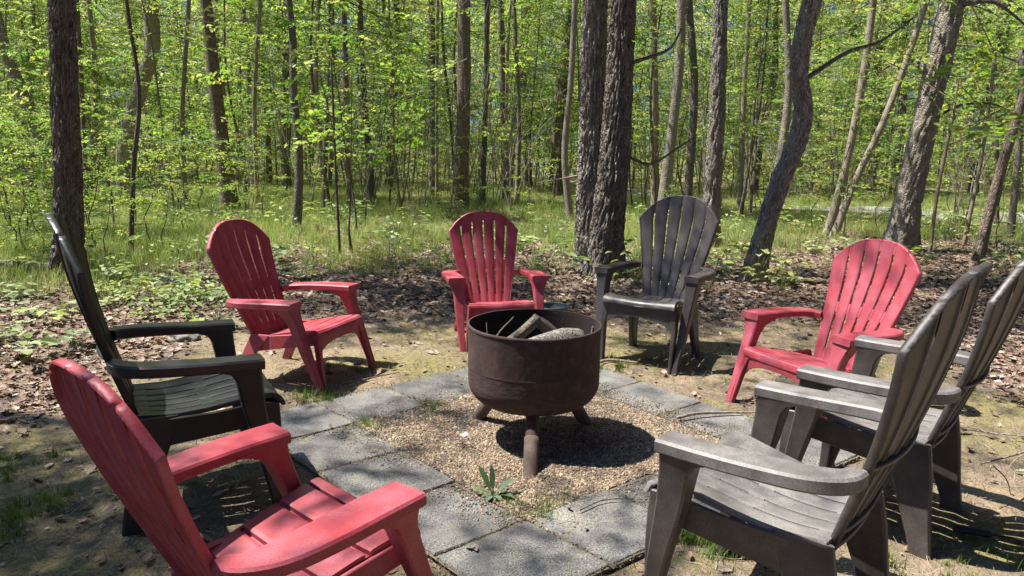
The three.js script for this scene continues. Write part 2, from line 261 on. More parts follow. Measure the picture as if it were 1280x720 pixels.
// armrest: knots [x, y, z, halfWidth, halfThickness] from the front end to the back
function armGeo(knots, side, b = 0.007) {
  const r = smooth(knots, 22), pts = r.map((k) => V(side * k[0], k[1], k[2]));
  return boxUV(loft(r.map((k, i) => { const T = pts[Math.min(i + 1, pts.length - 1)].clone().sub(pts[Math.max(i - 1, 0)]); T.y = 0; T.normalize(); const S = V(-T.z, 0, T.x); return box8(pts[i], S, YA, k[3], k[4], b); }), { crease: 0.55 }), 1 / 0.9);
}
function makeChair(spec, mat, name, label) {
  const o = thing(name, label, 'chair', 'chairs round the fire pit');
  const spine = new THREE.CatmullRomCurve3(spec.spine.map(([y, z]) => V(0, y, z))), B = spine.getLength();
  const curl = (a, b) => spec.curl * (a / spec.shoulder) ** 2 * (0.5 + 0.5 * b / B);
  const P = (a, b) => { const t = clamp(b / B, -0.05, 1.05), p = spine.getPointAt(clamp(t)), T = spine.getTangentAt(clamp(t)); p.addScaledVector(T, b - clamp(t) * B); const n = V(0, -T.z, T.y); if (n.z < 0) n.negate(); return V(a, p.y, p.z).addScaledVector(n, curl(a, b)); };
  const bs = spec.shoulderAt * B, half = (b) => { const t = clamp(b / bs); return lerp(spec.bottom, spec.shoulder, t ** spec.flare) + spec.roll * Math.max(0, b - bs) * 0; };
  const top = (a) => bs + (B - bs) * (1 - Math.abs(a / spec.shoulder) ** 2.7);
  const line = (k, b) => k / 3 * half(b);
  const end = (k) => { let b = bs; for (let i = 0; i < 12; i++) b = lerp(b, top(line(k, b)), 0.7); return b; };
  const yb = (y) => { let lo = 0, hi = 1; for (let i = 0; i < 30; i++) { const m = (lo + hi) / 2; spine.getPointAt(m).y < y ? lo = m : hi = m; } return lo * B; };
  const s = slatted({ P, line, end, gap: spec.gap, thick: 0.007, lip: 0.005, recess: spec.recess, slots: (k) => [[yb(spec.slots[0]), yb(spec.slots[1])], [yb(spec.slots[2]), end(k) - spec.slots[3]]] });
  // turned-back rim round the whole back
  const edge = []; for (let i = 0; i <= 26; i++) edge.push([half(lerp(0, bs, i / 26)), lerp(0, bs, i / 26)]);
  for (let i = 1; i < 110; i++) { const a = spec.shoulder * Math.cos(i / 110 * Math.PI); edge.push([a, top(a)]); }
  for (let i = 26; i >= 0; i--) edge.push([-half(lerp(0, bs, i / 26)), lerp(0, bs, i / 26)]);
  const loops = edge.map(([a, b], i) => {
    const [a0, b0] = edge[Math.max(0, i - 1)], [a1, b1] = edge[Math.min(edge.length - 1, i + 1)], p = P(a, b), T = P(a1, b1).sub(P(a0, b0)).normalize(), n = s.nrm(clamp(a, -spec.shoulder + .003, spec.shoulder - .003), Math.min(b, B - 0.003)), O = T.clone().cross(n).normalize();
    const q = (u, d) => p.clone().addScaledVector(O, u).addScaledVector(n, -d), notch = b > bs + 0.004 && [-2, -1, 0, 1, 2].some((k) => Math.abs(line(k, end(k)) - a) < 0.0065), w = spec.rim[0] - (notch ? 0.005 : 0), d = spec.rim[1] - (notch ? 0.004 : 0);
    return [q(-0.004, 0.001), q(0.002, -0.001), q(w * 0.8, 0.002), q(w, 0.007), q(w, d - 0.003), q(w - 0.003, d), q(w - 0.007, d), q(w - 0.009, d - 0.004), q(w - 0.009, 0.012), q(-0.004, 0.010)];
  });
  const back = part('backrest', boxUV(loft(loops, { crease: 0.8 }), 1 / 0.9), mat, o);
  s.slats.forEach((g) => part('slat', g, mat, back));
  s.fills.forEach((g) => part('slat_bridge', g, mat, back));
  // ribs on the rear of the back
  for (const y of spec.ribs) { const b = yb(y), ls = steps(-1, 1, 20).map((t) => { const a = t * (half(Math.min(b, bs)) - 0.004); return box8(s.at(a, b, 0.015), s.nrm(a, b), V(0, 1, 0), 0.007, 0.005, 0.002); }); part('rib', boxUV(loft(ls, { crease: 0.6 }), 1 / 0.9), mat, back); }
  // seat
  if (spec.crossSlats) {
    const prof = smooth(spec.seat, 100), seatBase = [];
    const w = (z) => lerp(spec.seatW[1], spec.seatW[0], clamp((z - spec.seat[spec.seat.length - 1][1]) / (spec.seat[0][1] - spec.seat[spec.seat.length - 1][1])));
    const strip = (i0, i1, up, dn, inset) => { const loops = []; for (const t of steps(-1, 1, 8)) { const front = [], rear = []; for (let i = i0; i <= i1; i++) { const [y, z] = prof[i], x = t * (w(z) - inset), sag = -0.006 * (1 - t * t), e = (i === i0 || i === i1) ? 0.003 : 0; front.push(V(x, y + sag + up - e, z)); rear.unshift(V(x, y + sag - dn, z)); } loops.push([...front, ...rear]); } return boxUV(loft(loops, { crease: 0.7 }), 1 / 0.9); };
    const seat = part('seat', strip(6, 100, -0.018, 0.024, 0.006), mat, o), cuts = [0, 20, 36, 52, 68, 84, 100];
    for (let i = 0; i < 6; i++) part('slat', strip(cuts[i] + (i ? 2 : 0), cuts[i + 1], 0, 0.0175, 0), mat, seat);
  } else {
    const prof = new THREE.CatmullRomCurve3(spec.seat.map(([y, z]) => V(0, y, z))), L = prof.getLength(), rev = (b) => 1 - clamp(b / L);
    const w = (b) => lerp(spec.seatW[1], spec.seatW[0], clamp(b / L));
    const SP = (a, b) => { const p = prof.getPointAt(rev(b)), T = prof.getTangentAt(rev(b)), n = V(0, -T.z, T.y).normalize(); if (n.y < 0) n.negate(); return V(a, p.y, p.z).addScaledVector(n, 0.018 * (Math.abs(a) / 0.25) ** 2.2).addScaledVector(T, rev(b) * L - (L - b)); };
    const st = slatted({ P: SP, line: (k, b) => k / 3 * w(b) * 0.985, end: () => L * 0.795, start: () => L * 0.005, gap: 0.0048, thick: 0.010, lip: 0.001, recess: 0.0003, edge: 0.0008, crown: 0, flip: true, slots: () => [[0.09 * L, 0.43 * L], [0.52 * L, 0.69 * L]] });
    const rimPts = [...steps(0.01, 0.99, 20).map((t) => [w(t * L) * 0.985, t * L]), ...steps(0.99, 0.01, 20).map((t) => [-w(t * L) * 0.985, t * L])];
    const seat = part('seat', boxUV(loft(rimPts.map(([a, b]) => box8(st.at(a, b, 0.008), V(Math.sign(a), 0, 0), st.nrm(a, b).negate(), 0.004, 0.0085, 0.003)), { crease: 0.6 }), 1 / 0.9), mat, o);
    st.slats.forEach((g) => part('slat', g, mat, seat));
    part('front_roll', boxUV(loft(steps(-1, 1, 24).map((t) => { const bs = steps(0.796, 0.995, 14).map((f) => f * L); return [...bs.map((b) => st.at(t * w(b) * 0.985, b, 0.0002)), ...bs.reverse().map((b) => st.at(t * w(b) * 0.985, b, 0.0102))]; }), { crease: 0.7 }), 1 / 0.9), mat, seat);
    st.fills.forEach((g) => part('slat_bridge', g, mat, seat));
  }
  // skirts under the seat, arms, legs
  for (const sd of [1, -1]) {
    const sk = spec.skirt.map(([x, y, z, hh]) => box8(V(sd * x, y, z), XA, YA, 0.007, hh, 0.003));
    part('side_skirt', boxUV(loft(sk, { crease: 0.5 }), 1 / 0.9), mat, o);
    part('armrest', armGeo(spec.arm, sd), mat, o);
    const leg = part('front_leg', post(spec.post, sd, 0.007), mat, o); part('inner_panel', post(spec.panel, sd, 0.005), mat, leg);
    part('rear_leg', post(spec.rear, sd, 0.007), mat, o);
  }
  const ap = steps(-1, 1, 16).map((t) => { const [x, yt, z, h0, h1] = spec.apron, hh = lerp(h0, h1, Math.abs(t) ** 3) / 2; return box8(V(t * x, yt - hh, z + 0.008 * (1 - t * t)), ZA, YA, 0.006, hh, 0.003); });
  part('apron', boxUV(loft(ap, { crease: 0.6 }), 1 / 0.9), mat, o);
  return o;
}
const RED = {
  spine: [[0.235, -0.138], [0.4, -0.212], [0.6, -0.300], [0.79, -0.370], [0.95, -0.402]], curl: 0.026, bottom: 0.165, shoulder: 0.274, shoulderAt: 0.80, flare: 0.95, roll: 0,
  slots: [0.315, 0.515, 0.575, 0.062], gap: 0.0062, recess: 0.0012, rim: [0.008, 0.025], ribs: [], crossSlats: true,
  seat: [[0.318, 0.352], [0.338, 0.342], [0.344, 0.31], [0.332, 0.2], [0.305, 0.06], [0.275, -0.06], [0.25, -0.15]], seatW: [0.24, 0.19],
  arm: [[0.313, 0.503, 0.248, 0.0612, 0.0180], [0.313, 0.503, 0.245, 0.063, 0.019], [0.318, 0.503, 0.12, 0.064, 0.019], [0.322, 0.500, 0.0, 0.063, 0.019], [0.315, 0.494, -0.13, 0.055, 0.019], [0.277, 0.489, -0.210, 0.040, 0.019], [0.222, 0.487, -0.238, 0.024, 0.018]],
  post: [[0.494, 0.253, 0.370, 0.06, 0.2445], [0.470, 0.256, 0.364, 0.13, 0.2465], [0.445, 0.260, 0.352, 0.172, 0.252], [0.40, 0.264, 0.337, 0.2, 0.266], [0.2, 0.272, 0.326, 0.278, 0.332], [0.02, 0.276, 0.314, 0.352, 0.392], [-0.012, 0.274, 0.316, 0.354, 0.404]],
  panel: [[0.33, 0.175, 0.243, 0.30, 0.342], [0.27, 0.205, 0.250, 0.312, 0.350], [0.2, 0.228, 0.258, 0.325, 0.362], [0.02, 0.258, 0.273, 0.362, 0.396], [-0.012, 0.256, 0.2735, 0.364, 0.4]],
  rear: [[0.285, 0.196, 0.222, -0.15, -0.01], [0.2, 0.205, 0.238, -0.19, -0.09], [0.08, 0.222, 0.256, -0.245, -0.175], [-0.012, 0.232, 0.268, -0.29, -0.23]],
  skirt: [[0.238, 0.295, 0.34, 0.036], [0.235, 0.285, 0.25, 0.036], [0.225, 0.262, 0.1, 0.04], [0.21, 0.235, -0.06, 0.044], [0.198, 0.21, -0.15, 0.035]],
  apron: [0.236, 0.325, 0.334, 0.065, 0.13],
};
const GREY = {
  spine: [[0.375, -0.150], [0.5, -0.198], [0.7, -0.275], [0.93, -0.343], [1.05, -0.364], [1.113, -0.373]], curl: 0.066, bottom: 0.155, shoulder: 0.285, shoulderAt: 0.765, flare: 0.9, roll: 0,
  slots: [0.455, 0.595, 0.665, 0.075], gap: 0.0045, recess: 0.003, rim: [0.008, 0.025], ribs: [0.63, 0.43, 0.34], crossSlats: false,
  seat: [[0.392, 0.337], [0.410, 0.333], [0.428, 0.316], [0.434, 0.28], [0.422, 0.2], [0.402, 0.08], [0.392, -0.04], [0.398, -0.158]], seatW: [0.256, 0.205],
  arm: [[0.318, 0.597, 0.253, 0.0455, 0.0190], [0.318, 0.597, 0.250, 0.047, 0.020], [0.320, 0.598, 0.12, 0.047, 0.020], [0.320, 0.602, 0.0, 0.047, 0.020], [0.312, 0.606, -0.12, 0.044, 0.021], [0.278, 0.608, -0.195, 0.034, 0.022], [0.228, 0.612, -0.222, 0.022, 0.022]],
  post: [[0.585, 0.273, 0.363, 0.09, 0.2505], [0.565, 0.275, 0.359, 0.145, 0.2515], [0.535, 0.277, 0.353, 0.165, 0.254], [0.43, 0.278, 0.340, 0.185, 0.266], [0.25, 0.270, 0.322, 0.235, 0.296], [0.03, 0.258, 0.297, 0.288, 0.332], [-0.012, 0.255, 0.300, 0.286, 0.342]],
  panel: [[0.412, 0.19, 0.2585, 0.27, 0.331], [0.34, 0.214, 0.2625, 0.28, 0.335], [0.25, 0.235, 0.2665, 0.288, 0.336], [0.03, 0.232, 0.2545, 0.30, 0.338], [-0.012, 0.230, 0.2525, 0.30, 0.342]],
  rear: [[0.40, 0.196, 0.226, -0.172, -0.02], [0.3, 0.2, 0.236, -0.19, -0.05], [0.15, 0.212, 0.248, -0.205, -0.105], [0.03, 0.218, 0.256, -0.222, -0.15], [-0.012, 0.215, 0.259, -0.228, -0.145]],
  skirt: [[0.254, 0.375, 0.322, 0.04], [0.252, 0.375, 0.25, 0.045], [0.24, 0.355, 0.1, 0.045], [0.222, 0.34, -0.06, 0.052], [0.206, 0.345, -0.155, 0.05]],
  apron: [0.250, 0.398, 0.323, 0.075, 0.16],
};
function place(o, key) { const [x, z, t, y, lean] = CHAIRS[key]; o.position.set(x, y, z); o.rotation.set(-THREE.MathUtils.degToRad(lean), THREE.MathUtils.degToRad(t), 0, 'YXZ'); return o; }
const recolour = (o, mat, wornLit = mat) => { o.traverse((m) => { if (m.isMesh) m.material = m.name === 'armrest' || m.name === 'seat' || m.parent?.name === 'seat' ? wornLit : mat; }); return o; };  // armrests and seats take the paler copy with sunlight in its colour
const red0 = place(makeChair(RED, MAT.red, 'adirondack_chair', 'red plastic chair directly behind the fire pit'), 'redBehindPit');
place(copyOf(red0, 'red plastic chair with sunlit mossy ground at its feet, beside the black chair'), 'redLeft');
place(copyOf(red0, 'red plastic chair on leaf litter behind two faded brown chairs'), 'redRight');
place(copyOf(red0, 'red plastic chair seen from behind with its slatted seat, next to black chair'), 'redNear');
const grey0 = place(makeChair(GREY, MAT.charcoal, 'high_back_chair', 'dark grey plastic chair standing before the twin-trunk tree'), 'greyBehindPit');
recolour(place(copyOf(grey0, 'glossy black plastic chair between the two red chairs'), 'blackLeft'), MAT.black);
recolour(place(copyOf(grey0, 'faded brown plastic chair closest to the paving, its back turned to another brown chair'), 'brownNear'), MAT.brown, MAT.bleachedLit);
recolour(place(copyOf(grey0, 'faded brown plastic chair between the red chair and another brown chair'), 'brownFar'), MAT.brown, MAT.bleachedLit);
// ---------------------------------------------------------------- fire pit
const PIT = V(0.11, 0, -3.41);
{
  const rust = tex(1024, 512, (x, y) => {
    const a = tiled(x, y, 6, 41), b = tiled(x, y, 22, 42), c = tiled(x, y, 90, 43), d = tiled(x * 1, y * 0.25, 40, 44);
    const k = clamp(0.45 + 0.4 * a + 0.25 * b + 0.15 * c), base = [0, 1, 2].map((i) => lerp([0.040, 0.023, 0.020][i], [0.070, 0.037, 0.029][i], k) * (1 + 0.2 * d + 0.15 * c));
    const orange = ss(0.5, 0.9, b + 0.4 * c) * 0.22; return [0, 1, 2].map((i) => toS(lerp(base[i], [0.16, 0.07, 0.035][i], orange)));
  });
  const rb = tex(512, 256, (x, y) => { const s = 0.5 + 0.25 * tiled(x, y, 60, 6) + 0.2 * tiled(x, y, 18, 7); return [s, s, s]; }, { srgb: false });
  const M = new THREE.MeshStandardMaterial({ map: rust, bumpMap: rb, bumpScale: 0.002, roughness: 0.85, metalness: 0 });
  const soot = new THREE.MeshStandardMaterial({ map: rust, bumpMap: rb, bumpScale: 0.002, roughness: 0.95, color: col(0.35, 0.36, 0.38) });
  const dusty = new THREE.MeshStandardMaterial({ map: grain, bumpMap: rb, bumpScale: 0.002, roughness: 0.95, color: col(0.15, 0.105, 0.08) });   // legs of paler, powdery rust
  const pit = thing('fire_pit', 'rusty round steel fire pit on pipe legs standing in the gravel bed', 'fire pit'); pit.position.copy(PIT);
  const dent = (g, k = 1) => { const p = g.attributes.position; for (let i = 0; i < p.count; i++) { const x = p.getX(i), y = p.getY(i), z = p.getZ(i), a = Math.atan2(z, x), f = 1 + k * (0.006 * N3(Math.cos(a) * 1.5, Math.sin(a) * 1.5, y * 3) + 0.004 * Math.sin(a * 2 + 1)); p.setX(i, x * f); p.setZ(i, z * f); } g.computeVertexNormals(); return g; };
  const ro = 0.316, v2 = (r, y) => new THREE.Vector2(r, y);
  const bowl = (r, inner) => { const t = inner ? 0.006 : 0, pts = []; for (let i = 0; i <= 10; i++) { const a = i / 10 * Math.PI / 2; pts.push(v2(Math.max(0.0005, (r - 0.13) + 0.13 * Math.sin(a)) * (i === 0 ? 0.6 : 1), 0.315 - (0.115 - t) * Math.cos(a))); } return pts; };
  const outer = [v2(0.001, 0.19), v2(0.1, 0.193), ...bowl(ro, false), v2(ro, 0.34), v2(ro, 0.388), v2(ro + 0.0014, 0.391), v2(ro + 0.0014, 0.397), v2(ro, 0.40), v2(ro, 0.5), v2(ro, 0.575), v2(ro + 0.003, 0.579), v2(ro + 0.004, 0.586), v2(ro + 0.001, 0.592), v2(ro - 0.005, 0.592)];
  part('drum', dent(new THREE.LatheGeometry(outer, 96)), M, pit);
  part('drum_lining', dent(new THREE.LatheGeometry([v2(0.001, 0.2), v2(0.1, 0.203), ...bowl(ro - 0.007, true), v2(ro - 0.007, 0.34), v2(ro - 0.007, 0.5), v2(ro - 0.006, 0.5915)].reverse(), 96)), soot, pit);
  const ash = new THREE.CircleGeometry(0.29, 40, 0); ash.rotateX(-Math.PI / 2); { const p = ash.attributes.position; for (let i = 0; i < p.count; i++) p.setY(i, 0.37 + 0.02 * N2(p.getX(i) * 9, p.getZ(i) * 9)); ash.computeVertexNormals(); }
  part('ash_bed', ash, new THREE.MeshStandardMaterial({ map: grain, color: col(0.11, 0.105, 0.10), roughness: 1, side: THREE.DoubleSide }), pit);
  for (const [fx, fz, tx, tz, r] of [[-0.02, 0.455, -0.008, 0.20, 0.029], [-0.295, -0.27, -0.15, -0.14, 0.029], [0.295, -0.235, 0.15, -0.12, 0.029]]) {
    const leg = part('pipe_leg', tube([V(tx, 0.235, tz), V(lerp(tx, fx, 0.35), 0.155, lerp(tz, fz, 0.35)), V(lerp(tx, fx, 0.55), 0.10, lerp(tz, fz, 0.55))], [r, r, r], 20), M, pit);
    part('pipe_foot', tube([V(lerp(tx, fx, 0.42), 0.135, lerp(tz, fz, 0.42)), V(lerp(tx, fx, 0.7), 0.065, lerp(tz, fz, 0.7)), V(fx, -0.02, fz)], [r + 0.004, r + 0.004, r + 0.003], 20), dusty, leg);
  }
  // burnt wood in the pit
  const fineMap = BK2.map.clone(), fineB = BK2.bump.clone(); fineMap.repeat.set(4, 2.5); fineB.repeat.set(4, 2.5);
  const W = new THREE.MeshStandardMaterial({ map: fineMap, bumpMap: fineB, bumpScale: 0.006, roughness: 1, color: col(0.72, 0.66, 0.58) });
  const at = (x, y, z) => V(PIT.x + x, y, PIT.z + z);
  const charMap = tex(512, 256, (x, y) => { const gx = x * 26 + 0.9 * tiled(x, y, 5, 57), gy = y * 9 + 0.7 * tiled(x, y, 7, 58), e = Math.min(Math.abs(gx % 1 - 0.5), Math.abs((gy + (Math.floor(gx) % 2) * 0.5) % 1 - 0.5)), n = tiled(x, y, 20, 55), k = ss(0.38, 0.46, Math.max(Math.abs(gx % 1 - 0.5), Math.abs((gy + (Math.floor(gx) % 2) * 0.5) % 1 - 0.5)) + 0.05 * n), l = 0.36 + 0.16 * n; return [0, 1, 2].map((i) => toS(lerp(l * [1, 0.96, 0.9][i], 0.10, k))); });
  single('split_log', tube([at(-0.20, 0.475, 0.20), at(-0.135, 0.518, 0.13), at(-0.06, 0.556, 0.055), at(0.012, 0.606, -0.015)], [0.013, 0.021, 0.022, 0.027], 16, 0.28), W, 'weathered forked log leaning inside the fire pit', 'log');
  single('burnt_log', tube([at(-0.01, 0.612, -0.012), at(0.045, 0.575, -0.02), at(0.10, 0.53, -0.02), at(0.14, 0.49, -0.02)], [0.024, 0.03, 0.028, 0.02], 14, 0.25), new THREE.MeshStandardMaterial({ map: BK1.map, roughness: 1, color: col(0.9, 0.8, 0.7) }), 'short dark log end propped in the fire pit beside the forked log', 'log');
  { const g = tube([at(-0.03, 0.492, 0.17), at(0.05, 0.505, 0.11), at(0.14, 0.512, 0.04), at(0.22, 0.505, -0.03)], [0.060, 0.064, 0.064, 0.05], 20, 0.10); const uv = g.attributes.uv; for (let i = 0; i < uv.count; i++) uv.setXY(i, uv.getY(i) * 3, uv.getX(i) * 2.2); single('checked_log', g, new THREE.MeshStandardMaterial({ map: charMap, bumpMap: charMap, bumpScale: 0.008, roughness: 1, color: col(0.66, 0.6, 0.54) }), 'grey log with cracked charred surface lying in the fire pit', 'log'); }
  single('dry_stick', tube([at(-0.225, 0.43, 0.08), at(-0.222, 0.52, 0.06), at(-0.228, 0.60, 0.04)], [0.005, 0.004, 0.003], 6), W, 'thin upright dry stick standing inside the fire pit', 'stick');
  single('dry_stick', tube([at(-0.215, 0.43, 0.08), at(-0.18, 0.53, 0.03), at(-0.10, 0.615, -0.02)], [0.006, 0.005, 0.003], 6), W, 'thin slanting dry stick rising inside the fire pit', 'stick');
  single('dry_stick', tube([at(0.272, 0.46, 0.0), at(0.278, 0.54, -0.01), at(0.282, 0.575, -0.012)], [0.009, 0.008, 0.006], 7), W, 'short stub of stick beside the cracked log in the fire pit', 'stick');
}
// ---------------------------------------------------------------- gravel, dead leaves, twigs
const Q = new THREE.Quaternion(), E3 = new THREE.Euler();
const mtx = (x, y, z, rx, ry, rz, sx, sy = sx, sz = sx) => new THREE.Matrix4().compose(V(x, y, z), new THREE.Quaternion().setFromEuler(new THREE.Euler(rx, ry, rz)), V(sx, sy, sz));
{
  const peb = new THREE.IcosahedronGeometry(1, 1); { const p = peb.attributes.position; for (let i = 0; i < p.count; i++) { const v = V().fromBufferAttribute(p, i); v.multiplyScalar(1 + 0.18 * N3(v.x * 1.3, v.y * 1.3, v.z * 1.3)); p.setXYZ(i, v.x, v.y * 0.7, v.z); } }
  const g = mergeVertices(peb.deleteAttribute('uv') && peb.deleteAttribute('normal') && peb, 1e-4); g.computeVertexNormals();
  const list = [], tones = [[0.30, 0.21, 0.125], [0.25, 0.165, 0.10], [0.40, 0.32, 0.21], [0.20, 0.135, 0.088], [0.34, 0.26, 0.17], [0.14, 0.105, 0.08], [0.30, 0.255, 0.21]];
  for (let i = 0; i < 95000; i++) { const u = rr(-0.005, 1.005), v = rr(-0.005, 1.005), p = bed(u, v), dark = ss(0.1, 0.6, 1.5 * fbm(p.x * 5 + 4, p.z * 5, 4)) * 0.5; /* soil trodden in between the stones */ const c = R() < 0.24 + dark ? pick([[0.13, 0.10, 0.075], [0.09, 0.07, 0.05], [0.19, 0.14, 0.10]]) : pick(tones), s = (0.0024 + 0.0042 * R() ** 2) * (R() < 0.04 ? 1.6 : 1), k = rr(0.75, 1.2); list.push([mtx(p.x, groundY(p.x, p.z) + 0.0085 + rr(0, 0.007) + 0.010 * Math.max(0, fbm(p.x * 2, p.z * 2, 2)), p.z, rr(0, 6), rr(0, 6), rr(0, 6), s * rr(0.8, 1.3), s * rr(0.7, 1), s), col(c[0] * k, c[1] * k, c[2] * k)]); }
  for (let i = 0; i < 9000; i++) { const e = 0.02 + 0.13 * R() ** 2.5, t = R(), sd = Math.floor(R() * 4), [u, v] = [[-e, t], [1 + e, t], [t, -e], [t, 1 + e]][sd], p = bed(u, v), c = R() < 0.6 ? pick([[0.15, 0.115, 0.08], [0.10, 0.08, 0.055], [0.19, 0.15, 0.10]]) : pick(tones), s = 0.0014 + 0.0042 * R() ** 3; list.push([mtx(p.x, groundY(p.x, p.z) + 0.0155, p.z, rr(0, 6), rr(0, 6), rr(0, 6), s * rr(0.8, 1.4), s * 0.8, s), col(...c)]); }
  for (let i = 0; i < 5000; i++) { const k = Math.floor(rr(-1, 5)) / 3 + rr(-0.02, 0.02), t = rr(-0.33, 1.33), [u, v] = R() < 0.5 ? [k, t] : [t, k]; if (u > 0 && u < 1 && v > 0 && v < 1) continue; const p = bed(u, v), c = pick([[0.15, 0.115, 0.08], [0.12, 0.10, 0.06], [0.15, 0.15, 0.05], [0.19, 0.15, 0.10]]), s = 0.0014 + 0.003 * R() ** 2; list.push([mtx(p.x, groundY(p.x, p.z) + 0.0135, p.z, rr(0, 6), rr(0, 6), rr(0, 6), s * 1.3, s * 0.8, s), col(...c)]); }
  instanced('pea_gravel', g, new THREE.MeshStandardMaterial({ roughness: 0.85 }), list, scene);
  const bedGeo = sheet(steps(0, 1, 40), steps(0, 1, 40), () => 0, (x, z) => [x * 3, z * 3]); { const p = bedGeo.attributes.position; for (let i = 0; i < p.count; i++) { const q = bed(p.getX(i), p.getZ(i)); p.setXYZ(i, q.x, groundY(q.x, q.z) + 0.012 + 0.010 * Math.max(0, fbm(q.x * 2, q.z * 2, 2)), q.z); } bedGeo.computeVertexNormals(); }
  struct('gravel_bed', bedGeo, new THREE.MeshStandardMaterial({ map: grain, color: col(0.20, 0.15, 0.095), roughness: 1, side: THREE.DoubleSide }));
}
// a curled, lobed dead leaf
function deadLeaf(seed, lobed) {
  const rnd = mulberry(seed), n = 9, pos = [], idx = [], cols = [], curl = 0.25 + rnd() * 0.55, twist = (rnd() - 0.5) * 1.2;
  for (let i = 0; i <= n; i++) { const t = i / n, w = (lobed ? (0.30 * Math.sin(Math.PI * Math.min(1, t * 0.95 + 0.05)) * (i % 2 ? 1.25 : 0.62)) : 0.27 * Math.sin(Math.PI * t) ** 0.8) * (0.9 + 0.2 * rnd()); for (const s of [-1, 0, 1]) { const x = (t - 0.5), y = curl * (0.35 * (x * x) * 2 + 0.35 * Math.abs(s) * w * 2.2) + twist * s * w * x + (rnd() - 0.5) * 0.03; pos.push(x, y, s * w); const k = s === 0 ? 0.85 : 0.95 + 0.1 * rnd(); cols.push(k, k, k); } if (i < n) { const o = i * 3; idx.push(o, o + 1, o + 3, o + 1, o + 4, o + 3, o + 1, o + 2, o + 4, o + 2, o + 5, o + 4); } }
  const g = new THREE.BufferGeometry(); g.setAttribute('position', new THREE.Float32BufferAttribute(pos, 3)); g.setAttribute('color', new THREE.Float32BufferAttribute(cols, 3)); g.setIndex(idx); g.computeVertexNormals(); return g;
}
{
  const kinds = [deadLeaf(1, true), deadLeaf(2, true), deadLeaf(3, false), deadLeaf(4, true)], lists = [[], [], [], []];
  const tones = [[0.24, 0.16, 0.12], [0.32, 0.235, 0.19], [0.15, 0.09, 0.065], [0.42, 0.33, 0.275], [0.26, 0.165, 0.105], [0.36, 0.28, 0.23], [0.11, 0.07, 0.052], [0.2, 0.13, 0.10]];
  const put = (x, z, s, y = 0) => { const c = pick(tones), k = rr(0.75, 1.2); lists[Math.floor(R() * 4)].push([mtx(x, groundY(x, z) + rr(0.002, 0.022) * s / 0.07 + y, z, rr(-0.38, 0.38), rr(0, TAU), rr(-0.38, 0.38), s * rr(0.8, 1.25), s * rr(0.5, 1.2), s * rr(0.7, 1.1)), col(c[0] * k, c[1] * k, c[2] * k)]); };
  for (let i = 0; i < 190000; i++) { const z = -1.5 - 15 * R() ** 1.25, w = 2.5 - z * 0.75, x = rr(-w, w); const k = litterAt(x, z); if (R() < k * (1 - 0.5 * grassAt(x, z)) && !inBed(x, z, 0.36) && (k > 0.3 || R() < 0.5)) put(x, z, 0.02 + 0.055 * R() ** 1.4); }
  for (let i = 0; i < 2600; i++) { const x = rr(-3.2, 3.2), z = rr(-5.8, -1.2); if (!inBed(x, z, 0.36)) put(x, z, 0.008 + 0.045 * R() ** 3); else if (R() < 0.14) put(x, z, 0.008 + 0.035 * R() ** 2, 0.016); }
  kinds.forEach((g, i) => instanced(numbered('leaf_litter'), g, DEADLEAF, lists[i], scene));
  // needles, crumbs and bits of twig over the bare floor
  const bit = new THREE.CylinderGeometry(0.5, 0.35, 1, 4, 3); { const p = bit.attributes.position; for (let i = 0; i < p.count; i++) p.setX(i, p.getX(i) + 6 * (p.getY(i) ** 2)); bit.rotateZ(Math.PI / 2); bit.computeVertexNormals(); }
  const list = [];
  for (let i = 0; i < 30000; i++) { const x = rr(-4, 4), z = rr(-6.4, -1); if (inBed(x, z, 0.34) && R() > 0.05) continue; const L = rr(0.015, 0.07) * (R() < 0.05 ? 2.5 : 1), k = rr(0.5, 1.3), c = pick([[0.16, 0.12, 0.09], [0.30, 0.24, 0.17], [0.22, 0.17, 0.12], [0.38, 0.33, 0.27]]); list.push([mtx(x, groundY(x, z) + (inBed(x, z, 0.33) ? 0.026 : 0.006), z, rr(0, 6), rr(0, TAU), rr(-0.12, 0.12), L, rr(0.0012, 0.003), rr(0.0012, 0.003)), col(c[0] * k, c[1] * k, c[2] * k)]); }
  instanced('twig_litter', bit, new THREE.MeshStandardMaterial({ roughness: 1 }), list, scene);
}
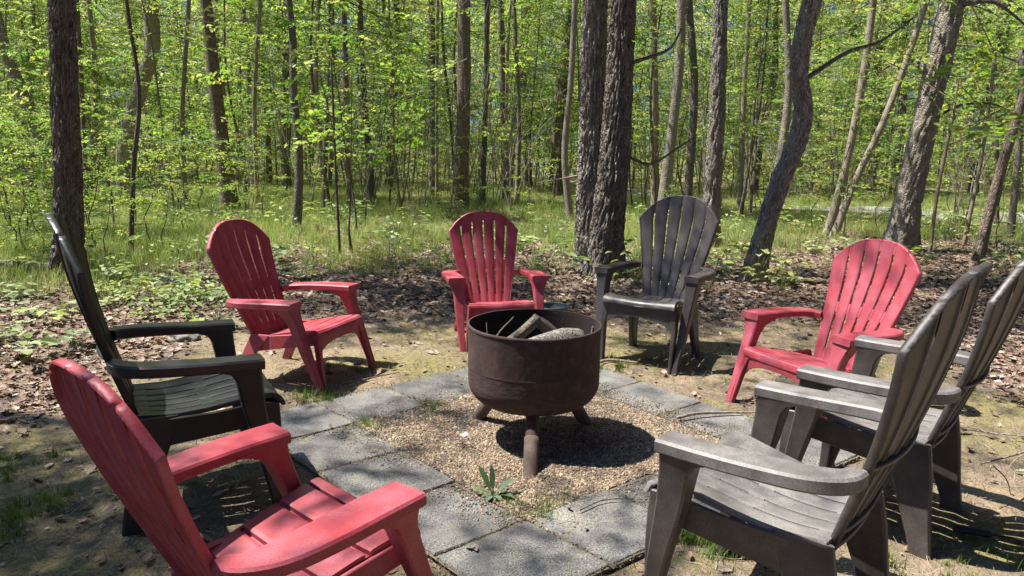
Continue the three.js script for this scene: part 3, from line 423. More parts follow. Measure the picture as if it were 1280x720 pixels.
// single sticks, stones and tools on the ground
{
  const st = (pts, r, mat, name, label, cat, group) => single(name, tube(pts.map(([x, y, z]) => V(x, groundY(x, z) + y, z)), r, 7, 0.12), mat, label, cat, group);
  st([[0.88, 0.034, -3.66], [1.0, 0.04, -3.72], [1.15, 0.036, -3.76], [1.36, 0.035, -3.79]], [0.009, 0.008, 0.007, 0.005], BARK.deadwood, 'dry_stick', 'pale bare stick lying across the slabs near the red chair', 'stick');
  st([[1.33, 0.03, -3.79], [1.335, 0.07, -3.81], [1.33, 0.12, -3.83]], [0.006, 0.005, 0.003], BARK.deadwood, 'dry_stick', 'short upright twig at the end of the pale stick', 'stick');
  st([[0.275, 0.031, -2.63], [0.36, 0.035, -2.70], [0.42, 0.035, -2.72], [0.5, 0.032, -2.725]], [0.003, 0.003, 0.003, 0.002], BARK.twig, 'dry_stick', 'thin dark twig lying on a slab near the bed corner', 'stick');
  st([[-1.0, 0.02, -4.15], [-0.85, 0.02, -4.3], [-0.7, 0.02, -4.42]], [0.005, 0.004, 0.003], BARK.twig, 'dry_stick', 'dark twig on the mossy ground by the slabs', 'stick');
  st([[0.55, 0.012, -4.7], [0.66, 0.02, -4.78], [0.85, 0.012, -4.75]], [0.012, 0.01, 0.008], BARK.deadwood, 'dry_stick', 'pale stub of wood on the ground in front of the dark grey chair', 'stick');
  st([[-5.9, 0.05, -8.2], [-5.45, 0.06, -8.1], [-4.95, 0.05, -7.95]], [0.06, 0.055, 0.05], BARK.pale, 'fallen_log', 'short pale fallen log at the foot of the dark trunk', 'log');
  // fallen dead branches at the right
  for (const [x, z, a, n, lab] of [[2.5, -3.5, 0.4, 6, 'tangle of fine dead twigs on mossy ground behind the brown chairs'], [2.32, -3.02, 2.6, 4, 'dead branch with downward forks beside the brown chair']]) {
    const o = thing('dead_branch', lab, 'branch'); const up = lab.includes('fork') ? 0.16 : 0.03, L = 0.5, base = V(x, groundY(x, z) + up, z), d = V(Math.cos(a), 0, Math.sin(a));
    part('stem', tube([base.clone().addScaledVector(d, -L), base.clone(), base.clone().addScaledVector(d, L).add(V(0, 0.03, 0))], [0.007, 0.005, 0.003], 6, 0.1), BARK.grey, o);
    for (let i = 0; i < n; i++) { const s = base.clone().addScaledVector(d, lerp(-L * 0.8, L * 0.8, i / (n - 1))), e = s.clone().add(V(rr(-0.2, 0.2), -up + 0.008, rr(-0.15, 0.2))); part('twig', tube([s, s.clone().lerp(e, 0.5).add(V(0, 0.02, rr(-0.03, 0.03))), e], [0.003, 0.0025, 0.0015], 5), BARK.grey, o); }
  }
  const stone = (x, z, s, label, c) => { const g = new THREE.IcosahedronGeometry(1, 4), p = g.attributes.position; for (let i = 0; i < p.count; i++) { const v = V().fromBufferAttribute(p, i); v.multiplyScalar(1 + 0.25 * N3(v.x * 1.2 + x, v.y * 1.2, v.z * 1.2) + 0.06 * N3(v.x * 5, v.y * 5, v.z * 5)); p.setXYZ(i, v.x * s, v.y * s * 0.55, v.z * s * 0.8); } g.deleteAttribute('uv'); const h = boxUV(mergeVertices(g.deleteAttribute('normal'), 1e-5)); h.computeVertexNormals(); const m = single('stone', toCreasedNormals(h, 1.2), new THREE.MeshStandardMaterial({ map: grain, color: c, roughness: 1 }), label, 'stone'); m.position.set(x, groundY(x, z) + s * 0.2, z); };
  stone(-2.40, -5.22, 0.10, 'grey stone in dead leaves behind the black chair', col(0.30, 0.29, 0.25));
  stone(-0.22, -3.42, 0.035, 'ash grey lump lying on the gravel beside the fire pit', col(0.5, 0.48, 0.45));
  stone(-0.28, -3.52, 0.026, 'small ash grey crumb on the gravel next to the bigger lump', col(0.5, 0.48, 0.45));
  // fire poker on the moss
  const o = thing('fire_poker', 'black fire poker with thick grip lying on the moss beside brown chair', 'poker'), gy = (x, z) => groundY(x, z);
  const a = V(1.66, 0.03, -2.53), b = V(1.78, 0.03, -2.485), c = V(2.02, 0.016, -2.42);
  for (const p of [a, b, c]) p.y += Math.max(0, gy(p.x, p.z)) ;
  const blk = new THREE.MeshStandardMaterial({ color: col(0.02, 0.02, 0.024), roughness: 0.5 });
  part('grip', tube([a, a.clone().lerp(b, 0.1), a.clone().lerp(b, 0.5), a.clone().lerp(b, 0.9), b], [0.009, 0.014, 0.013, 0.014, 0.007], 12), blk, o); part('rod', tube([b, b.clone().lerp(c, 0.5), c], [0.0035, 0.0035, 0.003], 8), blk, o);
  // galvanised tub behind the pit
  const t = thing('metal_tub', 'low grey green metal tub standing on leaves behind the fire pit', 'tub'); t.position.set(0.345, groundY(0.345, -6.1) - 0.03, -6.1); t.scale.set(0.8, 1, 0.8);
  const tm = new THREE.MeshStandardMaterial({ map: grain, color: col(0.22, 0.27, 0.26), roughness: 0.5, metalness: 0.4 });
  part('basin', new THREE.LatheGeometry([[0.001, 0.01], [0.15, 0.01], [0.17, 0.14], [0.165, 0.14], [0.145, 0.02], [0.001, 0.02]].map(([r, y]) => new THREE.Vector2(r, y)), 40), tm, t);
  const rg = new THREE.TorusGeometry(0.17, 0.007, 10, 40); rg.rotateX(Math.PI / 2); rg.translate(0, 0.142, 0); part('rim', rg, tm, t);
}
// ---------------------------------------------------------------- leaves
function leafInto(acc, base, dir, nrm, L, W, c, fold = 0.25, droop = 0.15) {   // pointed leaf of four faces, folded along its rib
  const S = dir.clone().cross(nrm).normalize(), at = (t, s, y) => base.clone().addScaledVector(dir, t * L).addScaledVector(S, s * W).addScaledVector(nrm, y * L), o = acc.pos.length / 3;
  const f = fold * W / L;
  for (const [t, s] of [[0, 0], [0.3, -0.44], [0.68, -0.36], [1, 0], [0.68, 0.36], [0.3, 0.44]]) { const p = at(t, s, Math.abs(s) * f * 2 - droop * t * t); acc.pos.push(p.x, p.y, p.z); acc.col.push(...c); }
  acc.idx.push(o, o + 1, o + 2, o, o + 2, o + 3, o, o + 3, o + 4, o, o + 4, o + 5);
}
function mapleInto(acc, base, dir, nrm, L, c) {   // broad leaf with five lobes
  const S = dir.clone().cross(nrm).normalize(), o = acc.pos.length / 3, out = [[0.05, 0.0], [0.02, 0.34], [0.22, 0.30], [0.42, 0.56], [0.5, 0.26], [0.72, 0.30], [1, 0], [0.72, -0.30], [0.5, -0.26], [0.42, -0.56], [0.22, -0.30], [0.02, -0.34]];
  const put = (t, s) => { const p = base.clone().addScaledVector(dir, t * L).addScaledVector(S, s * L).addScaledVector(nrm, (Math.abs(s) * 0.18 - 0.16 * t * t) * L); acc.pos.push(p.x, p.y, p.z); acc.col.push(...c); };
  put(0.3, 0); out.forEach(([t, s]) => put(t, s));
  for (let i = 0; i < out.length; i++) acc.idx.push(o, o + 1 + i, o + 1 + (i + 1) % out.length);
}
function stemInto(acc, a, b, r, c) { const T = b.clone().sub(a).normalize(), A = V(0.3, 0.2, 0.93).cross(T).normalize(), B = T.clone().cross(A), o = acc.pos.length / 3; for (const [p, q] of [[a, r], [b, r * 0.6]]) for (let k = 0; k < 3; k++) { const v = p.clone().addScaledVector(A, Math.cos(k * 2.094) * q).addScaledVector(B, Math.sin(k * 2.094) * q); acc.pos.push(v.x, v.y, v.z); acc.col.push(...c); } for (let k = 0; k < 3; k++) { const m = (k + 1) % 3; acc.idx.push(o + k, o + m, o + 3 + m, o + k, o + 3 + m, o + 3 + k); } }
const fresh = () => ({ pos: [], col: [], idx: [] });
function geoOf(acc) { const g = new THREE.BufferGeometry(); g.setAttribute('position', new THREE.Float32BufferAttribute(acc.pos, 3)); g.setAttribute('color', new THREE.Float32BufferAttribute(acc.col, 3)); g.setIndex(acc.idx); g.computeVertexNormals(); return g; }
function sprayGeo(seed, { n = 20, len = 0.6, leaf = 0.06, maple = false }) {   // a leafy twig along +x, leaves spread flat
  const rnd = mulberry(seed), q = (a, b) => a + (b - a) * rnd(), acc = fresh(), br = [0.35, 0.3, 0.25];
  const twigs = [[V(0, 0, 0), V(len, -0.05, 0)]];
  for (let i = 0; i < 4; i++) { const t = q(0.2, 0.75), s = i % 2 ? 1 : -1; twigs.push([V(len * t, -0.05 * t, 0), V(len * (t + q(0.2, 0.35)), q(-0.1, 0.06), s * len * q(0.25, 0.45))]); }
  twigs.forEach(([a, b], i) => stemInto(acc, a, b, i ? 0.0022 : 0.004, br));
  for (let i = 0; i < n; i++) { const [a, b] = twigs[i % twigs.length], t = q(0.25, 1.0), p = a.clone().lerp(b, t), d = b.clone().sub(a).normalize().applyAxisAngle(YA, q(-1.3, 1.3)).add(V(0, q(-0.5, 0.3), 0)).normalize(), nn = V(q(-0.55, 0.55), 1, q(-0.55, 0.55)).normalize(); nn.addScaledVector(d, -nn.dot(d)).normalize(); const L = leaf * q(0.7, 1.25), k = q(0.8, 1.15), c = [k * q(0.9, 1.15), k, k * q(0.7, 1)]; maple ? mapleInto(acc, p, d, nn, L, c) : leafInto(acc, p, d, nn, L, L * q(0.5, 0.7), c); }
  return geoOf(acc);
}
const SPRAY = [1, 2, 3].map((s) => sprayGeo(s, { n: 32, len: 0.55, leaf: 0.054 })), MAPLE = [4, 5].map((s) => sprayGeo(s, { n: 11, len: 0.5, leaf: 0.10, maple: true }));
const greens = [[0.285, 0.43, 0.06], [0.22, 0.37, 0.05], [0.37, 0.48, 0.10], [0.15, 0.28, 0.04], [0.42, 0.49, 0.15]];
const paleGreens = [[0.44, 0.54, 0.19], [0.39, 0.49, 0.16], [0.54, 0.59, 0.27], [0.32, 0.43, 0.12]];  // leaf colours made paler to stand in for sunlit haze far off
const green = (k = 1, set = greens) => { const c = pick(set), m = rr(0.8, 1.2) * k; return col(c[0] * m * rr(0.88, 1.12), c[1] * m, c[2] * m); };
const sprayAt = (p, s, k, pitch = 0.5, set) => [mtx(p.x, p.y, p.z, rr(-pitch, pitch), rr(0, TAU), rr(-pitch, pitch) - 0.15, s * rr(0.75, 1.25)), green(k, set)];

// ---------------------------------------------------------------- trees
function trunkGeo(pts, rads, { sides = 12, ridge = 0, gap = 0.3, flare = 1.6, furrow = 16 } = {}) {
  const cv = new THREE.CatmullRomCurve3(pts, false, 'centripetal'), L = cv.getLength(), n = Math.max(8, Math.round(L / gap)), pos = [], uv = [], idx = [], rep = Math.max(1, Math.round(TAU * rads[0] / 0.55)), m = sides + 1;
  for (let i = 0; i <= n; i++) {
    const t = i / n, p = cv.getPointAt(t), T = cv.getTangentAt(t), k = cv.getUtoTmapping(t) * (rads.length - 1), r0 = lerp(rads[Math.floor(k)], rads[Math.min(rads.length - 1, Math.floor(k) + 1)], k % 1), A = ZA.clone().negate().addScaledVector(T, T.z).normalize(), B = T.clone().cross(A), h = t * L;
    for (let j = 0; j <= sides; j++) {
      const th = (j % sides) / sides * TAU, cx = Math.cos(th), sx = Math.sin(th), fl = 1 + (flare - 1) * Math.exp(-h / 0.22) * (1 + 0.55 * Math.sin(th * 3 + pts[1].x * 9) + 0.3 * Math.sin(th * 5 + 1));
      let r = r0 * fl * (1 + 0.05 * N3(cx * 1.2 + pts[0].x, sx * 1.2, h * 1.2));
      if (ridge) { const w = N3(cx * 2, sx * 2, h * 2) * 0.5, f = furrow / TAU; r += ridge * (0.5 - 1.5 * Math.abs(N3(Math.cos(th + w * 0.12) * f + 9, Math.sin(th + w * 0.12) * f, h * 2.6))) + ridge * 0.35 * N3(cx * f * 2, sx * f * 2, h * 11); }
      const v = p.clone().addScaledVector(A, cx * r).addScaledVector(B, sx * r); pos.push(v.x, v.y, v.z); uv.push(j / sides * rep, h / 1.1);
    }
    if (i < n) for (let j = 0; j < sides; j++) { const a = i * m + j; idx.push(a, a + 1, a + m + 1, a, a + m + 1, a + m); }
  }
  const g = new THREE.BufferGeometry(); g.setAttribute('position', new THREE.Float32BufferAttribute(pos, 3)); g.setAttribute('uv', new THREE.Float32BufferAttribute(uv, 2)); g.setIndex(idx); g.computeVertexNormals(); return { g, cv };
}
const limbGeo = (pts, r) => { const g = tube(pts, [r, r * 0.7, r * 0.4, r * 0.2], 7, 0.08); return g; };
// rows [u, v, width] along the visible trunk at distance d, from the ground up; it goes on above to height top
function trunkPath(rows, d, top, dd = 0) {
  const pts = rows.map(([u, v], i) => spot(u, v, d + dd * i / rows.length)), rads = rows.map(([, , w]) => w / 2 * d / FOCAL);
  pts[0].y = groundY(pts[0].x, pts[0].z) - 0.06;
  const last = pts[pts.length - 1], dir = last.clone().sub(pts[pts.length - 2]).normalize(), rl = rads[rads.length - 1];
  dir.y = Math.max(dir.y, 0.8); dir.normalize(); const k = (top - last.y) / 3;
  for (let i = 1; i <= 3; i++) { dir.x *= 0.7; dir.normalize(); pts.push(pts[pts.length - 1].clone().addScaledVector(dir, k)); rads.push(rl * (1 - 0.27 * i)); }
  return { pts, rads };
}
function makeTree(name, label, { rows, d, top = 12, mat, big = 0, dd = 0, limbs = 6, group }) {
  const o = thing(name, label, 'tree', group), { pts, rads } = trunkPath(rows, d, top, dd), base = pts[0].clone(), loc = pts.map((p) => p.clone().sub(base)); o.position.copy(base);
  if (big) rads.forEach((r, i) => { rads[i] = r * 0.9; });
  const { g, cv } = trunkGeo(loc, rads, big ? { sides: big, ridge: 0.028 * Math.min(1, rads[0] / 0.15), gap: 0.045, flare: 1.55, furrow: Math.max(14, rads[0] * 140) } : { sides: 12, gap: 0.2, flare: 1.35 });
  const trunk = part('trunk', g, mat, o), list = [];
  for (let i = 0; i < limbs; i++) { const t = rr(0.55, 0.98), p = cv.getPointAt(t), a = rr(0, TAU), L = rr(1.2, 2.8), q = p.clone().add(V(Math.cos(a) * L, L * rr(0.2, 0.6), Math.sin(a) * L)), m = p.clone().lerp(q, 0.5).add(V(0, 0.15, 0)); part('branch', limbGeo([p, m, q], Math.min(0.035, rads[rads.length - 4] * 0.45)), mat, trunk); for (let k = 0; k < 9; k++) list.push(sprayAt(p.clone().lerp(q, rr(0.3, 1.1)).add(V(rr(-0.5, 0.5), rr(-0.3, 0.4), rr(-0.5, 0.5))), 1.3, 0.9)); }
  o.userData.list = list; o.userData.cv = cv; return o;
}
const trees = [];
const T = (label, spec, name = 'forest_tree') => { const o = makeTree(name, label, spec); trees.push(o); return o; };
const thin = 'slender forest trees behind the clearing', thinLabel = 'slender bare stem of a young tree in the bright woods behind the clearing';
const tDark = T('dark furrowed trunk standing right behind the black chair', { rows: [[86, 352, 38], [85, 240, 33], [81, 120, 31], [77, 0, 30]], d: 7.75, mat: BARK.dark, big: 72, top: 11 }, 'oak_tree');
const tTwinA = T('grey ridged trunk of the twin tree, flared at its foot, behind the dark grey chair', { rows: [[742, 332, 46], [738, 290, 41], [740, 200, 36], [741, 120, 33], [744, 0, 31]], d: 8.75, mat: BARK.oak, big: 80, top: 13 }, 'oak_tree');
const tTwinB = T('blackish ridged trunk leaning against the grey one behind the dark grey chair', { rows: [[756, 345, 46], [758, 290, 44], [766, 220, 40], [773, 120, 36], [779, 0, 32]], d: 8.25, mat: BARK.dark, big: 80, top: 13 }, 'oak_tree');
const tCurve = T('grey trunk bent like a bow between dark grey and red chairs', { rows: [[938, 354, 29], [955, 290, 25], [975, 228, 25], [996, 178, 24], [1004, 140, 23], [999, 95, 22], [1004, 45, 22], [1016, 0, 24]], d: 8.05, mat: BARK.oak, big: 60, top: 10 });
const tLean = T('thick grey trunk leaning over behind the right-hand red chair', { rows: [[1122, 318, 40], [1135, 250, 34], [1150, 180, 31], [1168, 100, 30], [1190, 0, 31]], d: 10.8, mat: BARK.grey, big: 60, top: 12 });
T('slim brown trunk slanting beside the faded brown chairs', { rows: [[1218, 334, 14], [1238, 260, 12], [1256, 195, 11], [1284, 105, 10]], d: 9.4, mat: BARK.brown, top: 7 });
T('pale trunk with a kink, seen past the black chair', { rows: [[156, 252, 22], [158, 175, 19], [176, 108, 17], [190, 60, 17], [187, 0, 18]], d: 17.5, mat: BARK.pale, top: 13 });
T('straight brown trunk behind the left red chair', { rows: [[287, 258, 23], [279, 195, 19], [270, 120, 16], [260, 30, 14], [257, 0, 14]], d: 17.2, mat: BARK.brown, top: 14 });
T('thin dark crooked trunk beside the left red chair, in the grass', { rows: [[370, 288, 12], [374, 200, 10], [367, 110, 9], [366, 50, 9], [361, 0, 8]], d: 12.6, mat: BARK.dark, top: 9 });
T('straight reddish brown trunk over the back of the red chair behind the pit', { rows: [[574, 263, 20], [578, 180, 17], [580, 100, 16], [580, 0, 15]], d: 17.0, mat: BARK.brown, top: 15 });
T('grey trunk rising behind the dark grey chair back', { rows: [[886, 312, 25], [891, 230, 22], [897, 130, 20], [901, 0, 17]], d: 11.2, mat: BARK.oak, big: 40, top: 12 });
T('pale slanting stem in front of the road', { rows: [[1033, 293, 11], [1060, 195, 9], [1080, 90, 9], [1092, 0, 8]], d: 12.4, mat: BARK.pale, top: 9 });
T('pale stem crossing the slanting one in front of the road', { rows: [[1040, 296, 9], [1072, 220, 8], [1105, 150, 8], [1152, 20, 7]], d: 12.2, mat: BARK.pale, top: 8 });
T('pale leaning trunk in the brush beyond the dark trunk', { rows: [[66, 245, 20], [52, 180, 17], [32, 130, 15], [2, 50, 14], [-10, 0, 13]], d: 16, mat: BARK.grey, top: 10 });
const stemLabels = [
  'thin dark crooked stem between the black chair and the kinked pale trunk', 'slim brown stem between the crooked dark trunk and the reddish brown trunk', 'slim dark stem between the crooked dark trunk and the reddish brown trunk', 'straight dark stem with a thin pale stem right beside it', 'very thin pale stem right beside a straight dark stem',
  'slim dark stem next to the straight reddish brown trunk', 'slim brown stem between the reddish brown trunk and the twin tree', 'slim grey stem between the reddish brown trunk and the twin tree', 'dark straight stem close beside the twin tree', 'grey wavy stem close beside the twin tree', 'pale upright stem between the twin tree and the dark grey chair back',
  'grey leaning stem between the twin tree and the dark grey chair back', 'dark stem between the twin tree and the dark grey chair back', 'grey stem rising beside the trunk bent like a bow', 'thin pale stem between the bow-bent trunk and the dark grey chair', 'twig-thin bare stem in the grass beside the left red chair', 'short broken-off stem in the grass beside the left red chair',
  'thin pale stem beside the slim brown slanting trunk', 'thin dead pale stem behind the red chair under the leaning trunk',
];
for (const [n, [rows, d, mat]] of [
  [[[163, 318, 6], [167, 210, 6], [174, 120, 5], [158, 0, 4]], 9.4, BARK.dark], [[[437, 256, 8], [433, 130, 7], [430, 0, 6]], 18, BARK.brown], [[[466, 250, 9], [456, 130, 7], [450, 0, 6]], 19, BARK.dark],
  [[[541, 247, 10], [541, 130, 9], [539, 0, 8]], 22, BARK.dark], [[[546, 250, 4], [546, 130, 4], [547, 0, 4]], 20, BARK.pale], [[[602, 257, 8], [607, 130, 6], [609, 0, 6]], 18, BARK.dark], [[[633, 245, 10], [630, 150, 9], [626, 20, 8]], 22, BARK.brown],
  [[[646, 250, 7], [649, 150, 5], [644, 40, 5]], 20, BARK.grey], [[[697, 232, 12], [704, 130, 10], [714, 0, 9]], 24, BARK.dark], [[[713, 272, 9], [706, 190, 8], [713, 110, 7], [719, 0, 7]], 15, BARK.grey], [[[819, 262, 10], [818, 130, 9], [816, 0, 9]], 17, BARK.pale],
  [[[826, 266, 15], [842, 150, 12], [850, 70, 11], [852, 0, 11]], 15.5, BARK.grey], [[[858, 262, 11], [868, 110, 9], [861, 0, 9]], 16, BARK.dark], [[[955, 285, 13], [975, 200, 11], [986, 110, 9], [982, 0, 8]], 13.5, BARK.grey], [[[925, 262, 7], [930, 120, 6], [937, 0, 6]], 17, BARK.pale],
  [[[425, 318, 3.5], [420, 220, 3], [415, 100, 3]], 9.6, BARK.twig], [[[441, 316, 3.5], [436, 292, 3], [437, 272, 2]], 9.8, BARK.twig], [[[1205, 300, 5], [1228, 190, 4], [1245, 60, 4]], 11.5, BARK.pale], [[[1162, 318, 4], [1172, 240, 4], [1190, 150, 4]], 10.5, BARK.deadwood],
  [[[108, 262, 6], [104, 150, 5], [96, 0, 5]], 15, BARK.twig], [[[233, 262, 6], [228, 150, 5], [236, 0, 5]], 16, BARK.grey], [[[322, 258, 6], [318, 130, 5], [325, 0, 5]], 18, BARK.pale], [[[1262, 300, 9], [1272, 200, 8], [1278, 60, 8]], 13, BARK.grey],
].entries()) T(stemLabels[n] ?? thinLabel, { rows, d, mat, top: rows[rows.length - 1][1] > 50 ? 2.2 + d * 0.03 : 6 + d * 0.3, limbs: rows[rows.length - 1][1] > 200 ? 0 : 4, group: thin });
// low branches that show
{
  const br = (o, pts, d, r, mat, leafy = 0) => { const w = pts.map(([u, v, e = 0]) => spot(u, v, d + e).sub(o.position)); part('branch', tube(w, [r, r * 0.7, r * 0.35], 7, 0.1), mat, o.children[0]); for (let k = 0; k < leafy; k++) o.userData.list.push(sprayAt(w[w.length - 1].clone().lerp(w[0], R() * 0.7).add(V(rr(-0.25, 0.25), rr(-0.2, 0.2), rr(-0.4, 0.4))), 0.7, 1)); };
  br(tCurve, [[1005, 100], [1060, 65], [1100, 52], [1142, 22]], 8.05, 0.028, BARK.dark, 6);
  br(tTwinB, [[783, 195], [812, 205], [850, 183], [868, 172]], 8.25, 0.018, BARK.dark, 0);
  br(tTwinA, [[730, 218], [700, 224], [670, 229]], 8.75, 0.013, BARK.deadwood, 0);
  br(tTwinB, [[785, 80], [810, 72], [838, 60], [852, 35]], 8.25, 0.025, BARK.dark, 4);
  br(tLean, [[1165, 150], [1200, 132], [1240, 130], [1262, 138]], 10.8, 0.025, BARK.dark, 6);
  br(tLean, [[1205, 5], [1240, 2], [1262, 15], [1285, 35]], 10.6, 0.035, BARK.dark, 4);
  br(tLean, [[1150, 70], [1148, 85], [1158, 95]], 10.8, 0.03, BARK.dark, 0);
}
// saplings of the understorey: a few kinds, then copies
function saplingKind(seed, { H, leafy, sprays, size, first, r0, set, k = 1, mat = BARK.twig }) {
  const o = new THREE.Group(), rnd = mulberry(seed), q = (a, b) => a + (b - a) * rnd(), pts = [V(0, -0.05, 0)];
  for (let i = 1; i <= 5; i++) pts.push(V(pts[i - 1].x + q(-0.18, 0.18), H * i / 5, pts[i - 1].z + q(-0.18, 0.18)));
  const { g, cv } = trunkGeo(pts, [r0, r0 * 0.85, r0 * 0.7, r0 * 0.5, r0 * 0.35, r0 * 0.15], { sides: 7, gap: 0.35, flare: 1.2 }), list = [], geos = [];
  const nb = Math.round(H * leafy);
  for (let i = 0; i < nb; i++) { const t = lerp(first, 0.98, (i + rnd()) / nb), p = cv.getPointAt(t), a = q(0, TAU), L = q(0.5, 1.3) * (1.15 - 0.5 * t), e = p.clone().add(V(Math.cos(a) * L, L * q(-0.05, 0.4), Math.sin(a) * L)); geos.push(tube([p, p.clone().lerp(e, 0.5).add(V(0, 0.06, 0)), e], [r0 * 0.3, r0 * 0.2, 0.003], 5)); for (let s = 0; s < sprays; s++) list.push(sprayAt(p.clone().lerp(e, q(0.45, 1.05)).add(V(q(-0.13, 0.13), q(-0.06, 0.06), q(-0.13, 0.13))), size, k, 0.24, set)); }
  part('trunk', mergeVertices(g), mat, o); geos.forEach((b) => part('branch', b, mat, o.children[0]));
  return { o, list };
}
const saplings = [
  [{ H: 4.5, leafy: 3.2, sprays: 5, size: 0.85, first: 0.25, r0: 0.02 }, SPRAY[0]], [{ H: 6, leafy: 2.6, sprays: 6, size: 0.95, first: 0.3, r0: 0.03, mat: BARK.grey }, SPRAY[1]], [{ H: 3.2, leafy: 4, sprays: 5, size: 0.75, first: 0.25, r0: 0.015 }, SPRAY[2]],
  [{ H: 7.5, leafy: 2.2, sprays: 7, size: 1.05, first: 0.28, r0: 0.04, mat: BARK.brown }, SPRAY[0]], [{ H: 4, leafy: 3.2, sprays: 3, size: 0.95, first: 0.3, r0: 0.02 }, MAPLE[0]], [{ H: 2.0, leafy: 5.5, sprays: 3, size: 0.7, first: 0.1, r0: 0.011 }, SPRAY[1]],
].map(([s, geo], i) => { const { o, list } = saplingKind(100 + i, s); o.name = 'sapling_tree'; instanced('crown', geo, LEAF, list, o); return o; });
const sapLabels = ['young broadleaf sapling with fresh green leaves in the woods', 'taller grey-stemmed sapling with loose green sprays in the woods', 'small leafy sapling in the undergrowth behind the clearing', 'tall brown-stemmed young tree with airy crown in the woods', 'young maple sapling with broad lobed leaves in the woods', 'low leafy bush in the undergrowth behind the clearing'];
function plantSapling(kind, x, z, s = 1, turn = rr(0, TAU), label = sapLabels[kind]) {
  const o = saplings[kind].clone(); o.name = numbered('sapling_tree'); scene.add(o); o.position.set(x, groundY(x, z), z); o.rotation.y = turn; o.scale.setScalar(s);
  tag(o, label, kind === 5 ? 'bush' : 'sapling', kind === 5 ? 'bushes of the undergrowth' : 'saplings of the understorey ' + ['one', 'two', 'three', 'four', 'five'][kind]); return o;
}
for (let i = 0; i < 300; i++) {
  const d = 11 + 27 * R() ** 0.85, u = rr(-120, 1400), x = (u - 640) / FOCAL * d, road = Math.abs(d - (22.6 - x * 0.48)) < 2.2 && x > 4;
  if (road || (d < 14 && x > -3.2 && x < 3.5) || (d < 18 && [78, 158, 175, 188, 272, 286, 368, 541, 578, 605, 632, 745, 775, 845, 893, 1000, 960, 1060, 1085, 1150].some((q) => Math.abs(u - q) < 24))) continue;
  plantSapling(d < 15 ? pick([0, 2, 2, 4, 5]) : pick([0, 1, 1, 2, 3, 3, 4, 5]), x, -d, rr(0.8, 1.25));
}
for (const [u, d, kind, s] of [[30, 9.2, 5, 0.9], [120, 9.6, 5, 1], [190, 10.2, 5, 0.9], [-20, 8.4, 2, 0.9], [230, 11.5, 5, 1.0], [10, 11.5, 2, 1], [140, 12.2, 2, 1.0], [300, 13.5, 5, 0.8], [445, 12.5, 4, 0.9], [1340, 7.4, 4, 1.05], [1300, 9.5, 4, 0.9], [1055, 12.5, 2, 0.8], [560, 15.5, 5, 0.8], [1100, 13.2, 5, 0.9], [830, 12, 5, 0.45], [-30, 9.8, 5, 1.0], [20, 10.4, 5, 1.1], [60, 11.2, 5, 0.9], [115, 11.2, 5, 0.9], [165, 11.3, 5, 1], [215, 12.8, 5, 1], [255, 13.4, 5, 0.9], [330, 14, 5, 0.9], [205, 9.3, 5, 0.6], [132, 8.8, 5, 0.6], [40, 8.6, 5, 0.6], [5, 8.9, 5, 0.7], [420, 15, 5, 0.8], [490, 16, 5, 0.8], [660, 16, 5, 0.8], [1020, 13.2, 5, 0.9], [1180, 12.4, 5, 0.8], [1250, 11, 5, 0.7]]) plantSapling(kind, (u - 640) / FOCAL * d, -d, s);
// farther trees: four kinds, then copies
const farKinds = [0, 1, 2, 3].map((i) => {
  const o = new THREE.Group(); o.name = 'woodland_tree'; const H = 13 + i, pts = [V(0, -0.1, 0)]; for (let k = 1; k <= 6; k++) pts.push(V(pts[k - 1].x + rr(-0.3, 0.3), H * k / 6, pts[k - 1].z + rr(-0.3, 0.3))); const r = [0.07, 0.10, 0.14, 0.055][i], mat = [BARK.grey, BARK.brown, BARK.dark, BARK.pale][i];
  const { g, cv } = trunkGeo(pts, [r, r * 0.95, r * 0.85, r * 0.75, r * 0.6, r * 0.4, r * 0.1], { sides: 10, gap: 0.5, flare: 1.3 }), list = []; part('trunk', g, mat, o);
  for (let k = 0; k < 14; k++) { const t = rr(0.12, 0.7), p = cv.getPointAt(t), a = rr(0, TAU), L = rr(0.8, 2.2), e = p.clone().add(V(Math.cos(a) * L, L * rr(0.1, 0.6), Math.sin(a) * L)); part('branch', tube([p, p.clone().lerp(e, 0.5).add(V(0, 0.1, 0)), e], [r * 0.28, r * 0.18, 0.006], 5), mat, o.children[0]); for (let s = 0; s < 9; s++) list.push(sprayAt(p.clone().lerp(e, rr(0.3, 1.1)).add(V(rr(-0.4, 0.4), rr(-0.3, 0.3), rr(-0.4, 0.4))), 1.35, 1, 0.6)); }
  instanced('crown', SPRAY[i % 3], LEAF, list, o); return o;
});
for (let i = 0; i < 125; i++) {
  const d = 18 + 40 * R() ** 0.8, u = rr(-60, 1340), x = (u - 640) / FOCAL * d; if (Math.abs(d - (22.6 - x * 0.48)) < 2.0 && x > 4) continue;
  const kd = Math.floor(R() * 4), o = farKinds[kd].clone(); o.name = numbered('woodland_tree'); o.position.set(x, groundY(x, -d), -d); o.rotation.set(rr(-0.05, 0.05), rr(0, TAU), rr(-0.06, 0.06)); o.scale.setScalar(rr(0.75, 1.25)); scene.add(o);
  tag(o, ['thin grey forest tree deep in the woods', 'brown forest tree deep in the woods', 'dark thick forest tree deep in the woods', 'very thin pale forest tree deep in the woods'][kd], 'tree', ['thin grey', 'brown', 'dark', 'pale'][kd] + ' trees deep in the woods');
}
